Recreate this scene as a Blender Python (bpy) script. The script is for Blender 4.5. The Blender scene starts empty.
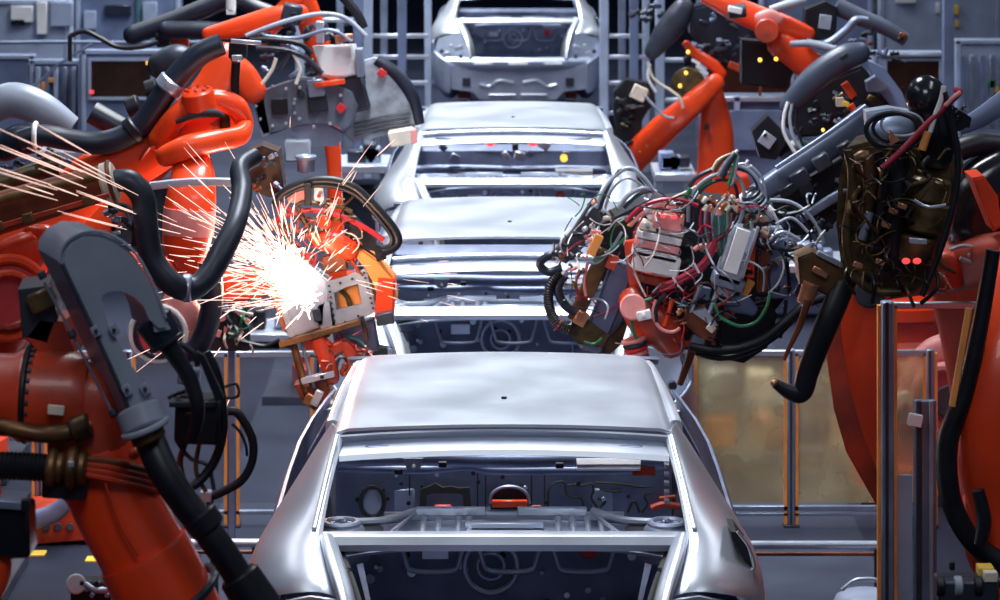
import bpy, bmesh, math, random
from mathutils import Vector, Matrix
R = random.Random(7)
F, YH, ZC = 3200.0, -245.0, 4.1      # focal length in pixels, horizon row, camera height
C = bpy.context.scene.collection
V = Vector

def P(px, py, Y):
    return V(((px-500)*Y/F, Y, ZC-(py-YH)*Y/F))

# ------------------------------------------------------------------ materials
def mat(name, col, metal=0.0, rough=0.5, var=0.18, scale=6.0, bump=0.0, coat=0.0, dirt=None, spec=0.5):
    m = bpy.data.materials.new(name); m.use_nodes = True
    nt = m.node_tree; b = nt.nodes['Principled BSDF']
    tc = nt.nodes.new('ShaderNodeTexCoord')
    nz = nt.nodes.new('ShaderNodeTexNoise'); nz.inputs['Scale'].default_value = scale
    nz.inputs['Detail'].default_value = 6
    nt.links.new(tc.outputs['Object'], nz.inputs['Vector'])
    rp = nt.nodes.new('ShaderNodeValToRGB')
    lo = [c*(1-var) for c in col]; hi = [min(1, c*(1+var)) for c in col]
    if dirt: lo = dirt
    rp.color_ramp.elements[0].position = 0.3; rp.color_ramp.elements[1].position = 0.65
    rp.color_ramp.elements[0].color = (*lo, 1); rp.color_ramp.elements[1].color = (*hi, 1)
    nt.links.new(nz.outputs['Fac'], rp.inputs['Fac'])
    nt.links.new(rp.outputs['Color'], b.inputs['Base Color'])
    mr = nt.nodes.new('ShaderNodeMapRange')
    mr.inputs['To Min'].default_value = max(0.05, rough-0.08); mr.inputs['To Max'].default_value = min(1, rough+0.08)
    nt.links.new(nz.outputs['Fac'], mr.inputs['Value']); nt.links.new(mr.outputs['Result'], b.inputs['Roughness'])
    b.inputs['Metallic'].default_value = metal
    b.inputs['Coat Weight'].default_value = coat
    b.inputs['Specular IOR Level'].default_value = spec
    if bump:
        bp = nt.nodes.new('ShaderNodeBump'); bp.inputs['Strength'].default_value = bump; bp.inputs['Distance'].default_value = 0.01
        nt.links.new(nz.outputs['Fac'], bp.inputs['Height']); nt.links.new(bp.outputs['Normal'], b.inputs['Normal'])
    return m

def emis(name, col, strength):
    m = bpy.data.materials.new(name); m.use_nodes = True
    nt = m.node_tree; b = nt.nodes['Principled BSDF']
    b.inputs['Base Color'].default_value = (*col, 1)
    b.inputs['Emission Color'].default_value = (*col, 1); b.inputs['Emission Strength'].default_value = strength
    return m

def glassy(name, col, alpha, rough=0.25):
    m = mat(name, col, 0, rough, var=0.35, scale=3.0)
    nt = m.node_tree; b = nt.nodes['Principled BSDF']
    b.inputs['Alpha'].default_value = alpha
    return m

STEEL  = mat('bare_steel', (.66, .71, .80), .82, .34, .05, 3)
STEELD = mat('pressed_steel', (.38, .43, .55), .7, .42, .14, 5)  # same steel, coloured a step darker for dimmer parts
STEELM = mat('shaded_steel', (.17, .20, .30), .6, .48, .25, 7)  # body steel again, shade of the less lit parts put into the colour
HOLE   = mat('dark_cavity', (.008, .010, .018), 0, .7, .2, 5)
SEAL   = mat('dark_sealant', (.03, .033, .03), 0, .7, .2, 9)
ORANGE = mat('robot_orange', (.84, .062, .010), 0, .34, .10, 4, coat=.3)
ORANGED= mat('worn_shaded_orange', (.55, .045, .012), 0, .42, .3, 5, coat=.15, dirt=(.22, .03, .015))
RED    = mat('red_paint', (.55, .02, .03), 0, .4, .2, 6)
PINK   = mat('pale_red_plastic', (.75, .28, .27), 0, .45, .2, 8)
BLACK  = mat('black_rubber', (.008, .009, .014), 0, .42, .3, 9, spec=.4)
BLACKG = mat('gloss_black', (.008, .008, .012), 0, .18, .3, 6, spec=.7)
NAVY   = mat('blue_black_hose', (.011, .016, .032), 0, .36, .3, 7, spec=.6)
GREYP  = mat('grey_cover_plastic', (.27, .31, .39), 0, .34, .12, 5)
GREYD  = mat('dark_grey_metal', (.042, .05, .072), .4, .42, .3, 7)
BRONZE = mat('scorched_bronze', (.17, .085, .035), .55, .42, .5, 9, dirt=(.03, .02, .012))
BROWN  = mat('rusty_brown', (.20, .055, .025), .3, .45, .4, 9)
OLIVE  = mat('oily_olive', (.095, .062, .024), .35, .33, .6, 14, dirt=(.012, .011, .007))
COPPER = mat('copper_fitting', (.72, .32, .18), .75, .32, .3, 12)
ALU    = mat('aluminium', (.52, .58, .70), .65, .36, .12, 6)
ALUD   = mat('dull_aluminium', (.25, .30, .42), .6, .42, .2, 6)
WHITE  = mat('white_paint', (.78, .78, .80), 0, .45, .08, 5)
CREAM  = mat('cream_plastic', (.70, .62, .52), 0, .5, .15, 9)
GREEN  = mat('green_cable', (.03, .20, .09), 0, .4, .2, 9)
TEAL   = mat('teal_cable', (.05, .16, .17), 0, .4, .2, 9)
MAROON = mat('maroon_hose', (.34, .02, .05), 0, .32, .2, 9)
GREYC  = mat('grey_cable', (.30, .34, .42), 0, .4, .2, 9)
YELLOW = mat('yellow_paint', (.80, .52, .06), 0, .5, .15, 8)
AMBER  = mat('amber_strip', (.80, .30, .07), 0, .5, .15, 8)
BLUEG  = mat('blue_grey_paint', (.14, .18, .31), 0, .5, .25, 4)
PALEB  = mat('pale_blue_panel', (.33, .39, .54), 0, .5, .2, 3)
DBROWN = mat('dark_brown_window', (.030, .010, .006), 0, .25, .4, 3)
TAN    = glassy('tan_polycarbonate', (.92, .66, .40), 1, .13); TAN.node_tree.nodes['Principled BSDF'].inputs['Transmission Weight'].default_value = .7
CLEAR  = glassy('clear_polycarbonate', (.10, .12, .19), .22, .15)
SPARK  = emis('spark_glow', (1.0, .66, .56), 1.15)
FLASH  = emis('arc_glow', (1.0, .90, .80), 4.0)
LAMPR  = emis('red_indicator', (1.0, .05, .05), 1.6)
LAMPY  = emis('amber_indicator', (1.0, .55, .08), 1.8)

# ------------------------------------------------------------------ objects
def thing(name, label, cat, loc, group=None):
    o = bpy.data.objects.new(name, None); C.objects.link(o); o.location = loc
    o.empty_display_size = .1
    o['label'] = label; o['category'] = cat
    if group: o['group'] = group
    return o
def tag(o, label, cat, group=None, kind=None):
    o['label'] = label; o['category'] = cat
    if group: o['group'] = group
    if kind: o['kind'] = kind
    return o
ROOT = {}
def rootloc(p):
    while p.parent: p = p.parent
    return V(p.location)

def catmull(pts, k):
    """pts: list of tuples of floats (any dimension)"""
    if len(pts) < 3 or k < 2:
        return pts
    out = []
    n = len(pts)
    for i in range(n-1):
        p0 = pts[max(i-1, 0)]; p1 = pts[i]; p2 = pts[i+1]; p3 = pts[min(i+2, n-1)]
        for j in range(k):
            t = j/k; t2 = t*t; t3 = t2*t
            out.append(tuple(.5*((2*b)+(-a+c)*t+(2*a-5*b+4*c-d)*t2+(-a+3*b-3*c+d)*t3)
                             for a, b, c, d in zip(p0, p1, p2, p3)))
    out.append(pts[-1])
    return out

class M:
    """mesh builder: M(Y) reads 'px,py[,dY] ...' strings and pixel sizes at depth Y; M() reads metres"""
    def __init__(s, Y=None):
        s.bm = bmesh.new(); s.Y = Y; s.k = (Y/F) if Y else 1.0
    def pts(s, a):
        if isinstance(a, str):
            o = []
            for w in a.split():
                q = [float(v) for v in w.split(',')]
                d = q[2] if len(q) > 2 else 0.0
                p = P(q[0], q[1], s.Y); p.y += d
                # keep the traced image position at the shifted depth
                f = (s.Y+d)/s.Y
                o.append(V((p.x*f, p.y, ZC+(p.z-ZC)*f)))
            return o
        return [V(p) for p in a]
    def _ring(s, c, u, v, ru, rv, n, seg):
        vs = []
        for i in range(seg):
            a = 2*math.pi*(i+.5)/seg
            ca, sa = math.cos(a), math.sin(a)
            if n != 2:
                ca = math.copysign(abs(ca)**(2/n), ca); sa = math.copysign(abs(sa)**(2/n), sa)
            vs.append(s.bm.verts.new(c+u*(ru*ca)+v*(rv*sa)))
        return vs
    def _skin(s, rings, cap=True):
        for a, b in zip(rings, rings[1:]):
            n = len(a)
            for i in range(n):
                s.bm.faces.new((a[i], a[(i+1) % n], b[(i+1) % n], b[i]))
        if cap:
            s.bm.faces.new(list(reversed(rings[0]))); s.bm.faces.new(rings[-1])
    def sweep(s, a, r, flat=1.0, n=2, seg=10, k=6, rib=0, pitch=0, round_=False, ref=(0, 1, 0)):
        """tube / limb along points; r in px (scalar or one per point); flat = depth / width"""
        p = s.pts(a)
        if not isinstance(r, (list, tuple)): r = [r]*len(p)
        q = catmull([(*v, rr*s.k) for v, rr in zip(p, r)], k)
        if rib:
            o = [q[0]]; acc = 0
            pl = [V(x[:3]) for x in q]; L = sum((b-a_).length for a_, b in zip(pl, pl[1:]))
            cnt = max(4, int(L/(pitch*s.k)*2)); 
            cum = [0]
            for a_, b in zip(pl, pl[1:]): cum.append(cum[-1]+(b-a_).length)
            o = []; j = 0
            for i in range(cnt+1):
                d = L*i/cnt
                while j < len(cum)-2 and cum[j+1] < d: j += 1
                t = (d-cum[j])/max(1e-9, cum[j+1]-cum[j])
                w = tuple(x+(y-x)*t for x, y in zip(q[j], q[j+1]))
                o.append((w[0], w[1], w[2], w[3]*(1+(rib if i % 2 else -rib))))
            q = o
        c = [V(x[:3]) for x in q]; rad = [max(1e-5, x[3]) for x in q]
        T = []
        for i in range(len(c)):
            t = c[min(i+1, len(c)-1)]-c[max(i-1, 0)]
            T.append(t.normalized() if t.length > 1e-9 else V((0, 0, 1)))
        ref = V(ref); fr = []
        prev = None
        for t in T:
            if prev is None:
                d = ref
                if abs(t.dot(d)) > .92: d = V((0, 0, 1)) if abs(t.z) < .9 else V((1, 0, 0))
            else:
                d = prev if flat == 1.0 or abs(t.dot(ref)) > .92 else ref
            v = (d-t*d.dot(t)).normalized(); u = t.cross(v).normalized(); prev = v
            fr.append((u, v))
        rings = []
        def capr(i, sg):
            u, v = fr[i]; rr = rad[i]; out = []
            for a_ in ((1.0, .25), (.72, .62), (.97, .0))[0:2]:
                pass
            for h in (.98, .8, .5):
                w = math.sqrt(max(0, 1-h*h))
                out.append(s._ring(c[i]+T[i]*(sg*rr*h*.9), u, v, rr*w, rr*w*flat, n, seg))
            return out
        if round_: rings += capr(0, -1)
        for i in range(len(c)):
            u, v = fr[i]
            rings.append(s._ring(c[i], u, v, rad[i], rad[i]*flat, n, seg))
        if round_: rings += list(reversed(capr(len(c)-1, 1)))
        s._skin(rings)
        return s
    tube = sweep
    def limb(s, a, r, flat=.8, n=2.8, seg=20, k=6, round_=True):
        return s.sweep(a, r, flat, n, seg, k, round_=round_)
    def cyl(s, a, r, r2=None, seg=24, bev=.12):
        """cylinder between two points with small chamfers"""
        p, q = s.pts(a)[:2]; r *= s.k; r2 = r if r2 is None else r2*s.k
        t = q-p; L = t.length; t.normalize()
        d = V((0, 1, 0)) if abs(t.y) < .8 else V((0, 0, 1))
        v = (d-t*d.dot(t)).normalized(); u = t.cross(v)
        b = min(bev*min(r, r2), L*.3)
        rings = [s._ring(p, u, v, r-b, r-b, 2, seg), s._ring(p+t*b, u, v, r, r, 2, seg),
                 s._ring(q-t*b, u, v, r2, r2, 2, seg), s._ring(q, u, v, r2-b, r2-b, 2, seg)]
        s._skin(rings); return s
    def lathe(s, a, prof, seg=24):
        """profile [(t along axis 0..1, radius px)] around the axis between two points"""
        p, q = s.pts(a)[:2]; t = q-p; L = t.length; t.normalize()
        d = V((0, 1, 0)) if abs(t.y) < .8 else V((0, 0, 1))
        v = (d-t*d.dot(t)).normalized(); u = t.cross(v)
        s._skin([s._ring(p+t*(L*h), u, v, max(1e-4, r*s.k), max(1e-4, r*s.k), 2, seg) for h, r in prof]); return s
    def disc(s, a, r, th=.02, seg=20, bev=.12):
        c = s.pts(a)[0]
        return s.cyl([c, c+V((0, th, 0))] if False else [c-V((0, th, 0)), c], r, None, seg, bev)
    def ring(s, a, axis, R_, r, seg=28, sub=8, sq=1.0):
        c = s.pts(a)[0]; ax = V(axis).normalized(); R_ *= s.k; r *= s.k
        d = V((0, 0, 1)) if abs(ax.z) < .8 else V((1, 0, 0))
        v = (d-ax*d.dot(ax)).normalized(); u = ax.cross(v); rings = []
        for i in range(seg):
            a_ = 2*math.pi*i/seg; rad = u*math.cos(a_)+v*math.sin(a_)
            rings.append(s._ring(c+rad*R_, rad, ax, r, r*sq, 2, sub))
        rings.append(rings[0]); s._skin(rings, cap=False); return s
    def bolts(s, a, axis, R_, r, n, th=.012, ph=0):
        c = s.pts(a)[0]; ax = V(axis).normalized()
        d = V((0, 0, 1)) if abs(ax.z) < .8 else V((1, 0, 0))
        v = (d-ax*d.dot(ax)).normalized(); u = ax.cross(v)
        for i in range(n):
            a_ = 2*math.pi*i/n+ph; p = c+(u*math.cos(a_)+v*math.sin(a_))*(R_*s.k)
            s.cyl([p, p+ax*th], r, None, 8)
        return s
    def box(s, a, w, h, d, ang=0, yaw=0, pitch=0, bev=.06):
        """w,h,d in px (depth too); ang rotates in the picture plane (clockwise)"""
        c = s.pts(a)[0]; w, h, d = w*s.k, h*s.k, d*s.k
        r = Matrix.Rotation(math.radians(ang), 3, 'Y') @ Matrix.Rotation(math.radians(yaw), 3, 'Z') @ Matrix.Rotation(math.radians(pitch), 3, 'X')
        m = Matrix.Translation(c) @ r.to_4x4() @ Matrix.Diagonal((w, d, h, 1))
        g = bmesh.ops.create_cube(s.bm, size=1, matrix=m)
        if bev:
            es = list({e for v in g['verts'] for e in v.link_edges})
            bmesh.ops.bevel(s.bm, geom=es, offset=min(w, h, d)*bev*1.5, segments=1, affect='EDGES', clamp_overlap=True)
        return s
    def fit(s, a, w, h, d, ang=0):
        """small hose fitting: nut with stem, elbow, banded plug or thin bracket"""
        c = s.pts(a)[0]; q = (w+h)*.5*s.k; t = math.radians(ang)
        u = V((math.cos(t), -.25, math.sin(t))).normalized(); v = V((-math.sin(t), -.1, math.cos(t)))
        K, s.k = s.k, 1.0
        n = R.randrange(4)
        if n == 0:
            s.cyl([c-u*q*.5, c+u*q*.05], q*.34, None, 6).cyl([c, c+u*q*.7], q*.18, None, 10)
        elif n == 1:
            s.sweep([c-u*q*.6, c, c+v*q*.25+u*q*.1, c+v*q*.7], q*.19, seg=8, k=4).cyl([c-u*q*.62, c-u*q*.3], q*.28, None, 6)
        elif n == 2:
            s.lathe([c-u*q*.55, c+u*q*.55], [(0, q*.2), (.02, q*.26), (.3, q*.26), (.33, q*.36), (.5, q*.36), (.53, q*.2), (.8, q*.2), (.84, q*.28), (1, q*.24)], 12)
        else:
            s.k = K; s.box([c], w*.9, h*.6, d*.7, ang=ang, bev=.1); s.k = 1.0
            s.cyl([c-V((0, d*K*.5, 0)), c-V((0, d*K*.2, 0))], q*.15, None, 8)
        s.k = K
        return s
    def prism(s, a, vec, bev=0.0, segs=2):
        """polygon (px string) extruded by vec (px,px,m) or metres vector"""
        p = s.pts(a); v = V((vec[0]*s.k, vec[1], vec[2]*s.k)) if s.Y else V(vec)
        f = [s.bm.verts.new(x) for x in p]; b = [s.bm.verts.new(x+v) for x in p]
        n = len(p)
        fs = [s.bm.faces.new(f), s.bm.faces.new(list(reversed(b)))]
        for i in range(n):
            fs.append(s.bm.faces.new((f[(i+1) % n], f[i], b[i], b[(i+1) % n])))
        if bev:
            es = [f[i] for i in range(n)]
            edges = [e for e in fs[0].edges]
            bmesh.ops.bevel(s.bm, geom=edges, offset=bev*s.k, segments=segs, affect='EDGES', clamp_overlap=True)
        return s
    def frame(s, outer, inner, vec):
        """ring-shaped plate between two outlines with equally many points"""
        o = s.pts(outer); i_ = s.pts(inner); v = V((vec[0]*s.k, vec[1], vec[2]*s.k)) if s.Y else V(vec)
        A = [s.bm.verts.new(x) for x in o]; B = [s.bm.verts.new(x) for x in i_]
        A2 = [s.bm.verts.new(x+v) for x in o]; B2 = [s.bm.verts.new(x+v) for x in i_]; n = len(o)
        for i in range(n):
            j = (i+1) % n
            for q in ((A[i], A[j], B[j], B[i]), (A2[j], A2[i], B2[i], B2[j]), (A[j], A[i], A2[i], A2[j]), (B[i], B[j], B2[j], B2[i])):
                s.bm.faces.new(q)
        return s
    def ball(s, a, r, sc=(1, 1, 1), seg=20):
        c = s.pts(a)[0]; r *= s.k
        bmesh.ops.create_uvsphere(s.bm, u_segments=seg, v_segments=seg//2+2, radius=1,
            matrix=Matrix.Translation(c) @ Matrix.Diagonal((r*sc[0], r*sc[1], r*sc[2], 1)))
        return s
    def grid(s, rows, th=0.0, direc=None):
        """surface through rows of points; th gives it thickness along the downward normal"""
        g = [[V(p) for p in r] for r in rows]; nr, nc = len(g), len(g[0])
        N = [[None]*nc for _ in g]
        for i in range(nr):
            for j in range(nc):
                du = g[i][min(j+1, nc-1)]-g[i][max(j-1, 0)]; dv = g[min(i+1, nr-1)][j]-g[max(i-1, 0)][j]
                nn = du.cross(dv)
                nn = nn.normalized() if nn.length > 1e-9 else V((0, 0, 1))
                N[i][j] = nn
        t = [[s.bm.verts.new(p) for p in r] for r in g]
        b = [[s.bm.verts.new(g[i][j]-(V(direc) if direc else N[i][j])*th) for j in range(nc)] for i in range(nr)]
        for i in range(nr-1):
            for j in range(nc-1):
                s.bm.faces.new((t[i][j], t[i][j+1], t[i+1][j+1], t[i+1][j]))
                s.bm.faces.new((b[i][j], b[i+1][j], b[i+1][j+1], b[i][j+1]))
        rim = [(0, j) for j in range(nc)]+[(i, nc-1) for i in range(1, nr)]+[(nr-1, j) for j in range(nc-2, -1, -1)]+[(i, 0) for i in range(nr-2, 0, -1)]
        for q in range(len(rim)):
            i, j = rim[q]; i2, j2 = rim[(q+1) % len(rim)]
            s.bm.faces.new((t[i2][j2], t[i][j], b[i][j], b[i2][j2]))
        return s
    def mirror(s):
        """add the x-mirrored copy of everything so far (metres mode)"""
        g = bmesh.ops.duplicate(s.bm, geom=s.bm.verts[:]+s.bm.edges[:]+s.bm.faces[:])
        vs = [e for e in g['geom'] if isinstance(e, bmesh.types.BMVert)]
        for v in vs: v.co.x = -v.co.x
        bmesh.ops.reverse_faces(s.bm, faces=[e for e in g['geom'] if isinstance(e, bmesh.types.BMFace)])
        return s
    def flip(s):
        for v in s.bm.verts: v.co.x = -v.co.x
        bmesh.ops.reverse_faces(s.bm, faces=s.bm.faces[:]); return s
    def build(s, name, material, parent=None, sub=0, angle=38, local=False, label=None):
        bmesh.ops.recalc_face_normals(s.bm, faces=s.bm.faces[:])
        me = bpy.data.meshes.new(name)
        off = V((0, 0, 0)) if (parent is None or local) else rootloc(parent)
        for v in s.bm.verts: v.co -= off
        s.bm.to_mesh(me); s.bm.free()
        me.materials.append(material)
        for p in me.polygons: p.use_smooth = True
        me.set_sharp_from_angle(angle=math.radians(angle))
        o = bpy.data.objects.new(name, me); C.objects.link(o)
        if parent: o.parent = parent
        if sub:
            md = o.modifiers.new('smooth', 'SUBSURF'); md.levels = sub; md.render_levels = sub
        if label: o['label'] = label
        return o
def copy_tree(o, parent=None):
    c = o.copy(); C.objects.link(c)
    if parent: c.parent = parent
    for ch in list(o.children): copy_tree(ch, c)
    return c
def wires(t, Y, box, n, mats, L=(14, 40), r=(.5, 1.1), d=(-.3, -.2), name='thin_wire'):
    x0, y0, x1, y1 = box
    for i in range(n):
        x, y = R.uniform(x0, x1), R.uniform(y0, y1); a = R.uniform(0, 6.28); l = R.uniform(*L); b = R.uniform(-.6, .6)*l
        q = []
        for f, s_ in ((0, 0), (.3, .7), (.7, .8), (1, 0)):
            px = x+math.cos(a)*l*f-math.sin(a)*b*s_; py = y+math.sin(a)*l*f+math.cos(a)*b*s_
            px = min(max(px, x0-6), x1+6); py = min(max(py, y0-6), y1+6)
            q.append("%f,%f,%f" % (px, py, R.uniform(*d)))
        M(Y).sweep(" ".join(q), R.uniform(*r), seg=6, k=5).build(name, R.choice(mats), t)
def structure(o): o['kind'] = 'structure'; return o
# ================================================================== car bodies
LIP = 1.30        # height of the boot lip above the floor
def car_x(Y): return -.073+.0077*Y
def make_car(Y, label):
    t = thing('car_body', label, 'car', (car_x(Y), Y, 0), 'unpainted car bodies on the line')
    def L(p): return (p[0], p[1], p[2]+LIP)
    def LL(ps): return [L(p) for p in ps]
    b = dict(parent=t, local=True)
    # roof panel
    rows = []
    for i in range(17):
        v = i/16; y = .55+1.5*v
        zc = .280+.042*math.sin(min(v/.8, 1)*math.pi/2) - (max(0, v-.8)/.2)**2*.10
        hw = .662-.055*v
        row = []
        for j in range(29):
            u = -1+2*j/28; u = math.copysign(abs(u)**.75, u)
            yy = y+(-.03*u*u if i == 16 else 0)
            e = max(0, abs(u)-.90)/.10
            z = zc-.020*u*u-.05*e**2.2
            row.append(L((hw*u, yy, z)))
        rows.append(row)
    roof = M().grid(rows, .012).build('roof', STEEL, **b)
    M().cyl([L((0.0, .93, .28)), L((0, .935, .3072))], .011, .011, 16).build('antenna_hole', HOLE, roof, local=True)
    # stepped rear header / window flange
    prof = [(.552, .262), (.572, .244), (.60, .222), (.585, .220), (.45, .199), (.445, .185)]
    rows = []
    for (y, z) in prof:
        row = []
        for j in range(25):
            u = -1+2*j/24
            row.append(L((.615*u, y-.015*u*u, z-.020*u*u)))
        rows.append(row)
    hd = M().grid(rows, .008).build('rear_header', STEEL, **b)
    for sx in (-1, 1):
        M().sweep([L((sx*.43-.075, .52, .2035)), L((sx*.43+.075, .52, .2035))], .020, flat=.25, seg=16, ref=(0, 0, 1), round_=True).build('slot', STEELM, hd, local=True)
        M().box([L((sx*.36, .592, .226))], .03, .012, .02).box([L((sx*.52, .592, .222))], .02, .012, .02).build('clip', HOLE, hd, local=True)
    # rear pillar and quarter panel on each side
    K = [[(.60, .57, .235), (.628, .56, .262), (.650, .68, .262), (.668, .84, .225), (.66, .9, .19)],
         [(.615, .44, .185), (.640, .44, .205), (.678, .56, .216), (.705, .76, .196), (.695, .80, .15)],
         [(.635, .28, .115), (.658, .28, .135), (.715, .40, .142), (.772, .60, .110), (.765, .62, .06)],
         [(.650, .10, .03), (.675, .10, .05), (.755, .22, .055), (.850, .42, .010), (.862, .45, -.06)],
         [(.655, -.03, -.03), (.69, -.03, -.005), (.790, .06, -.010), (.908, .22, -.060), (.93, .28, -.14)],
         [(.630, -.14, -.055), (.672, -.14, -.028), (.785, -.11, -.042), (.920, .03, -.105), (.945, .07, -.20)],
         [(.590, -.29, -.115), (.635, -.29, -.078), (.755, -.27, -.090), (.895, -.16, -.140), (.93, -.12, -.24)],
         [(.575, -.33, -.155), (.622, -.335, -.118), (.742, -.315, -.130), (.880, -.20, -.180), (.915, -.16, -.28)]]
    for sx in (-1, 1):
        g = [[L((sx*p[0], p[1], p[2])) for p in r] for r in K]
        M().grid(g, .006, direc=(0, 0, .012)).build('quarter_panel', STEEL, sub=2, **b)
        q = [(sx*p[0], p[1], p[2]) for p in ((.628, .50, .248), (.648, .36, .172), (.668, .18, .088), (.685, .02, .015))]
        M().sweep(LL(q), .010, flat=.7, seg=8, ref=(0, 0, 1)).build('window_flange', STEEL, **b)
        # roof rail running forward from the pillar, then the windscreen pillar
        q = [(sx*p[0], p[1], p[2]) for p in ((.660, .78, .215), (.642, 1.2, .232), (.615, 1.7, .232), (.605, 2.05, .20), (.66, 2.45, .05), (.72, 2.8, -.09))]
        M().sweep(LL(q), [.026, .026, .026, .028, .032, .04], flat=1.3, n=3, seg=12, ref=(0, 0, 1)).build('roof_rail', STEEL, **b)
        # body side: belt line down to sill, wheel arch cut out of the rear
        rows = []
        for (z, dx) in ((-.03, -.015), (-.06, .0), (-.12, .02), (-.25, .03), (-.42, .02), (-.58, -.0), (-.68, -.03), (-.70, -.08)):
            row = []
            for y in (.42, .8, 1.2, 1.7, 2.2, 2.7, 2.95):
                w = .87-.014*max(0, y-1.2)**2*2
                zz = z + (-.03*max(0, y-1.8))
                row.append(L((sx*(w+dx), y, zz)))
            rows.append(row)
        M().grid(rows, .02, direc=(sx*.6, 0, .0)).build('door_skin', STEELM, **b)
        # arch region
        arch = [(-.33, -.30), (-.30, -.50)]
        pts = []
        for i in range(13):
            a = math.pi*(1-i/12); pts.append((.06+.34*math.cos(a), -.62+.34*math.sin(a)))
        outer = [(-.34, -.22), (-.20, -.21), (0, -.2), (.2, -.17), (.43, -.10), (.43, -.62)]
        poly = outer + list(reversed(pts)) + [(-.34, -.66)]
        M().prism(LL([(sx*.90, y, z) for y, z in poly]), (-sx*.02, 0, 0)).build('wheel_arch', STEELD, **b)
        # wheel house dome inside, strut tower
        M().ball([L((sx*.72, .10, -.50))], 1, (.17, .38, .36)).build('wheel_house', STEELM, **b)
        M().cyl([L((sx*.60, .28, -.16)), L((sx*.60, .28, -.035))], .11, .085).ring([L((sx*.60, .28, -.03))], (0, 0, 1), .06, .014).bolts([L((sx*.60, .28, -.03))], (0, 0, 1), .035, .010, 3).build('strut_tower', STEELD, **b)
        # front wing
        rows = []
        for y in (2.75, 3.0, 3.3, 3.6):
            f = (y-2.75)
            rows.append([L((sx*(.72-.05*f), y, -.14-.08*f)), L((sx*(.80-.05*f), y, -.10-.09*f)), L((sx*(.86-.07*f), y, -.18-.09*f)), L((sx*(.86-.07*f), y, -.45))])
        M().grid(rows, .01).build('front_wing', STEEL, sub=1, **b)
        # boot opening gutter
        q = [(sx*p[0], p[1], p[2]) for p in ((.635, .0, -.015), (.60, -.18, -.055), (.555, -.36, -.125), (.515, -.50, -.235), (.495, -.57, -.37))]
        M().sweep(LL(q), [.030, .036, .036, .030, .026], flat=.6, n=2.6, seg=12, ref=(-sx*.5, 0, 1)).build('boot_gutter', STEEL, **b)
        q = [(sx*p[0], p[1]+.05, p[2]-.045) for p in ((.60, .0, -.02), (.56, -.16, -.055), (.515, -.32, -.125), (.475, -.45, -.235), (.455, -.52, -.37))]
        M().sweep(LL(q), .016, flat=.6, seg=8).build('boot_seal', SEAL, **b)
        # tail light recess
        z0 = -.18
        tl = M().prism(LL([(sx*.53, -.40, -.14), (sx*.68, -.36, -.13), (sx*.84, -.25, -.19), (sx*.89, -.24, -.36), (sx*.72, -.47, -.42), (sx*.52, -.56, -.40)]), (0, .02, 0)).build('tail_light_recess', STEELD, **b)
        M().box([L((sx*.62, -.52, -.27))], .10, .05, .02, ang=20*sx).box([L((sx*.74, -.46, -.34))], .07, .06, .02, ang=-15*sx).cyl([L((sx*.70, -.49, -.25)), L((sx*.70, -.46, -.25))], .02).build('lamp_bracket', STEEL, tl, local=True)
        M().cyl([L((sx*.80, -.43, -.31)), L((sx*.80, -.38, -.31))], .022).build('lamp_hole', HOLE, tl, local=True)
        M().cyl([L((sx*.60, -.55, -.35)), L((sx*.60, -.50, -.35))], .016).build('lamp_hole', HOLE, tl, local=True)
        # rear outer corner below the lights
        rows = []
        for z, g_ in ((-.30, 0), (-.42, .02), (-.55, .02), (-.66, -.01)):
            rows.append([L((sx*.70, -.60, z-.1)), L((sx*(.78+g_*.5), -.56, z-.07)), L((sx*(.86+g_), -.46, z-.02)), L((sx*(.90+g_), -.30, z+.02)), L((sx*(.90+g_), -.2, z+.02))])
        M().grid(rows, .01).build('bumper_corner', STEELD, sub=1, **b)
    def FP(px, py):
        s_ = F/11.46
        return L(((px-504)/s_, -.04, 2.82-(py+245)/s_))
    fo = M().prism([FP(*q) for q in ((730, 537), (736, 538), (747, 553), (752, 572), (747, 574), (741, 557), (732, 544))], (0, .20, 0)).build('fuel_flap_opening', HOLE, **b)
    M().sweep([FP(737, 537), FP(748, 552), FP(754, 572), FP(748, 577)], .006, seg=8).build('opening_edge', STEEL, fo, local=True)
    # boot lip bar below the window
    prof = [(.06, -.05), (.05, -.016), (.02, -.002), (-.02, -.010), (-.035, -.030), (-.03, -.05)]
    rows = []
    for (y, z) in prof:
        row = []
        for j in range(21):
            u = -1+2*j/20
            row.append(L((.675*u, y-.02*(1-u*u)+.02, z-.006*u*u)))
        rows.append(row)
    lip = M().grid(rows, .008).build('boot_lip', STEEL, **b)
    M().box([L((-.43, -.02, -.044))], .02, .012, .01).box([L((.12, -.02, -.044))], .014, .010, .01).build('drain_hole', HOLE, lip, local=True)
    # parcel shelf with ribs, slots and a raised front rail
    sh = M().grid([[L((-.60+.1*j, y, z-.04*abs(-1+j/6)**3)) for j in range(13)] for y, z in ((.08, -.065), (.2, -.070), (.32, -.07), (.46, -.058))], .01).build('parcel_shelf', STEELD, **b)
    fr = M().box([L((-.20, .50, -.036))], .26, .030, .03).box([L((.18, .50, -.036))], .26, .030, .03).box([L((0, .505, -.055))], .9, .03, .02)
    fr.build('shelf_rail', STEEL, sh, local=True)
    for x in (-.30, -.245, -.17, -.13, .20, .255, .31, .36):
        M().sweep([L((x, .12, -.058)), L((x, .30, -.062)), L((x, .45, -.050))], .012, flat=.8, seg=8, ref=(0, 0, 1)).build('rib', STEEL, sh, local=True)
    M().box([L((.0, .36, -.054))], .29, .018, .03).box([L((.0, .24, -.056))], .28, .018, .03).build('step', STEEL, sh, local=True)
    for x in (-.05, .05):
        M().box([L((x, .17, -.062))], .09, .012, .035).build('slot', HOLE, sh, local=True)
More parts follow.
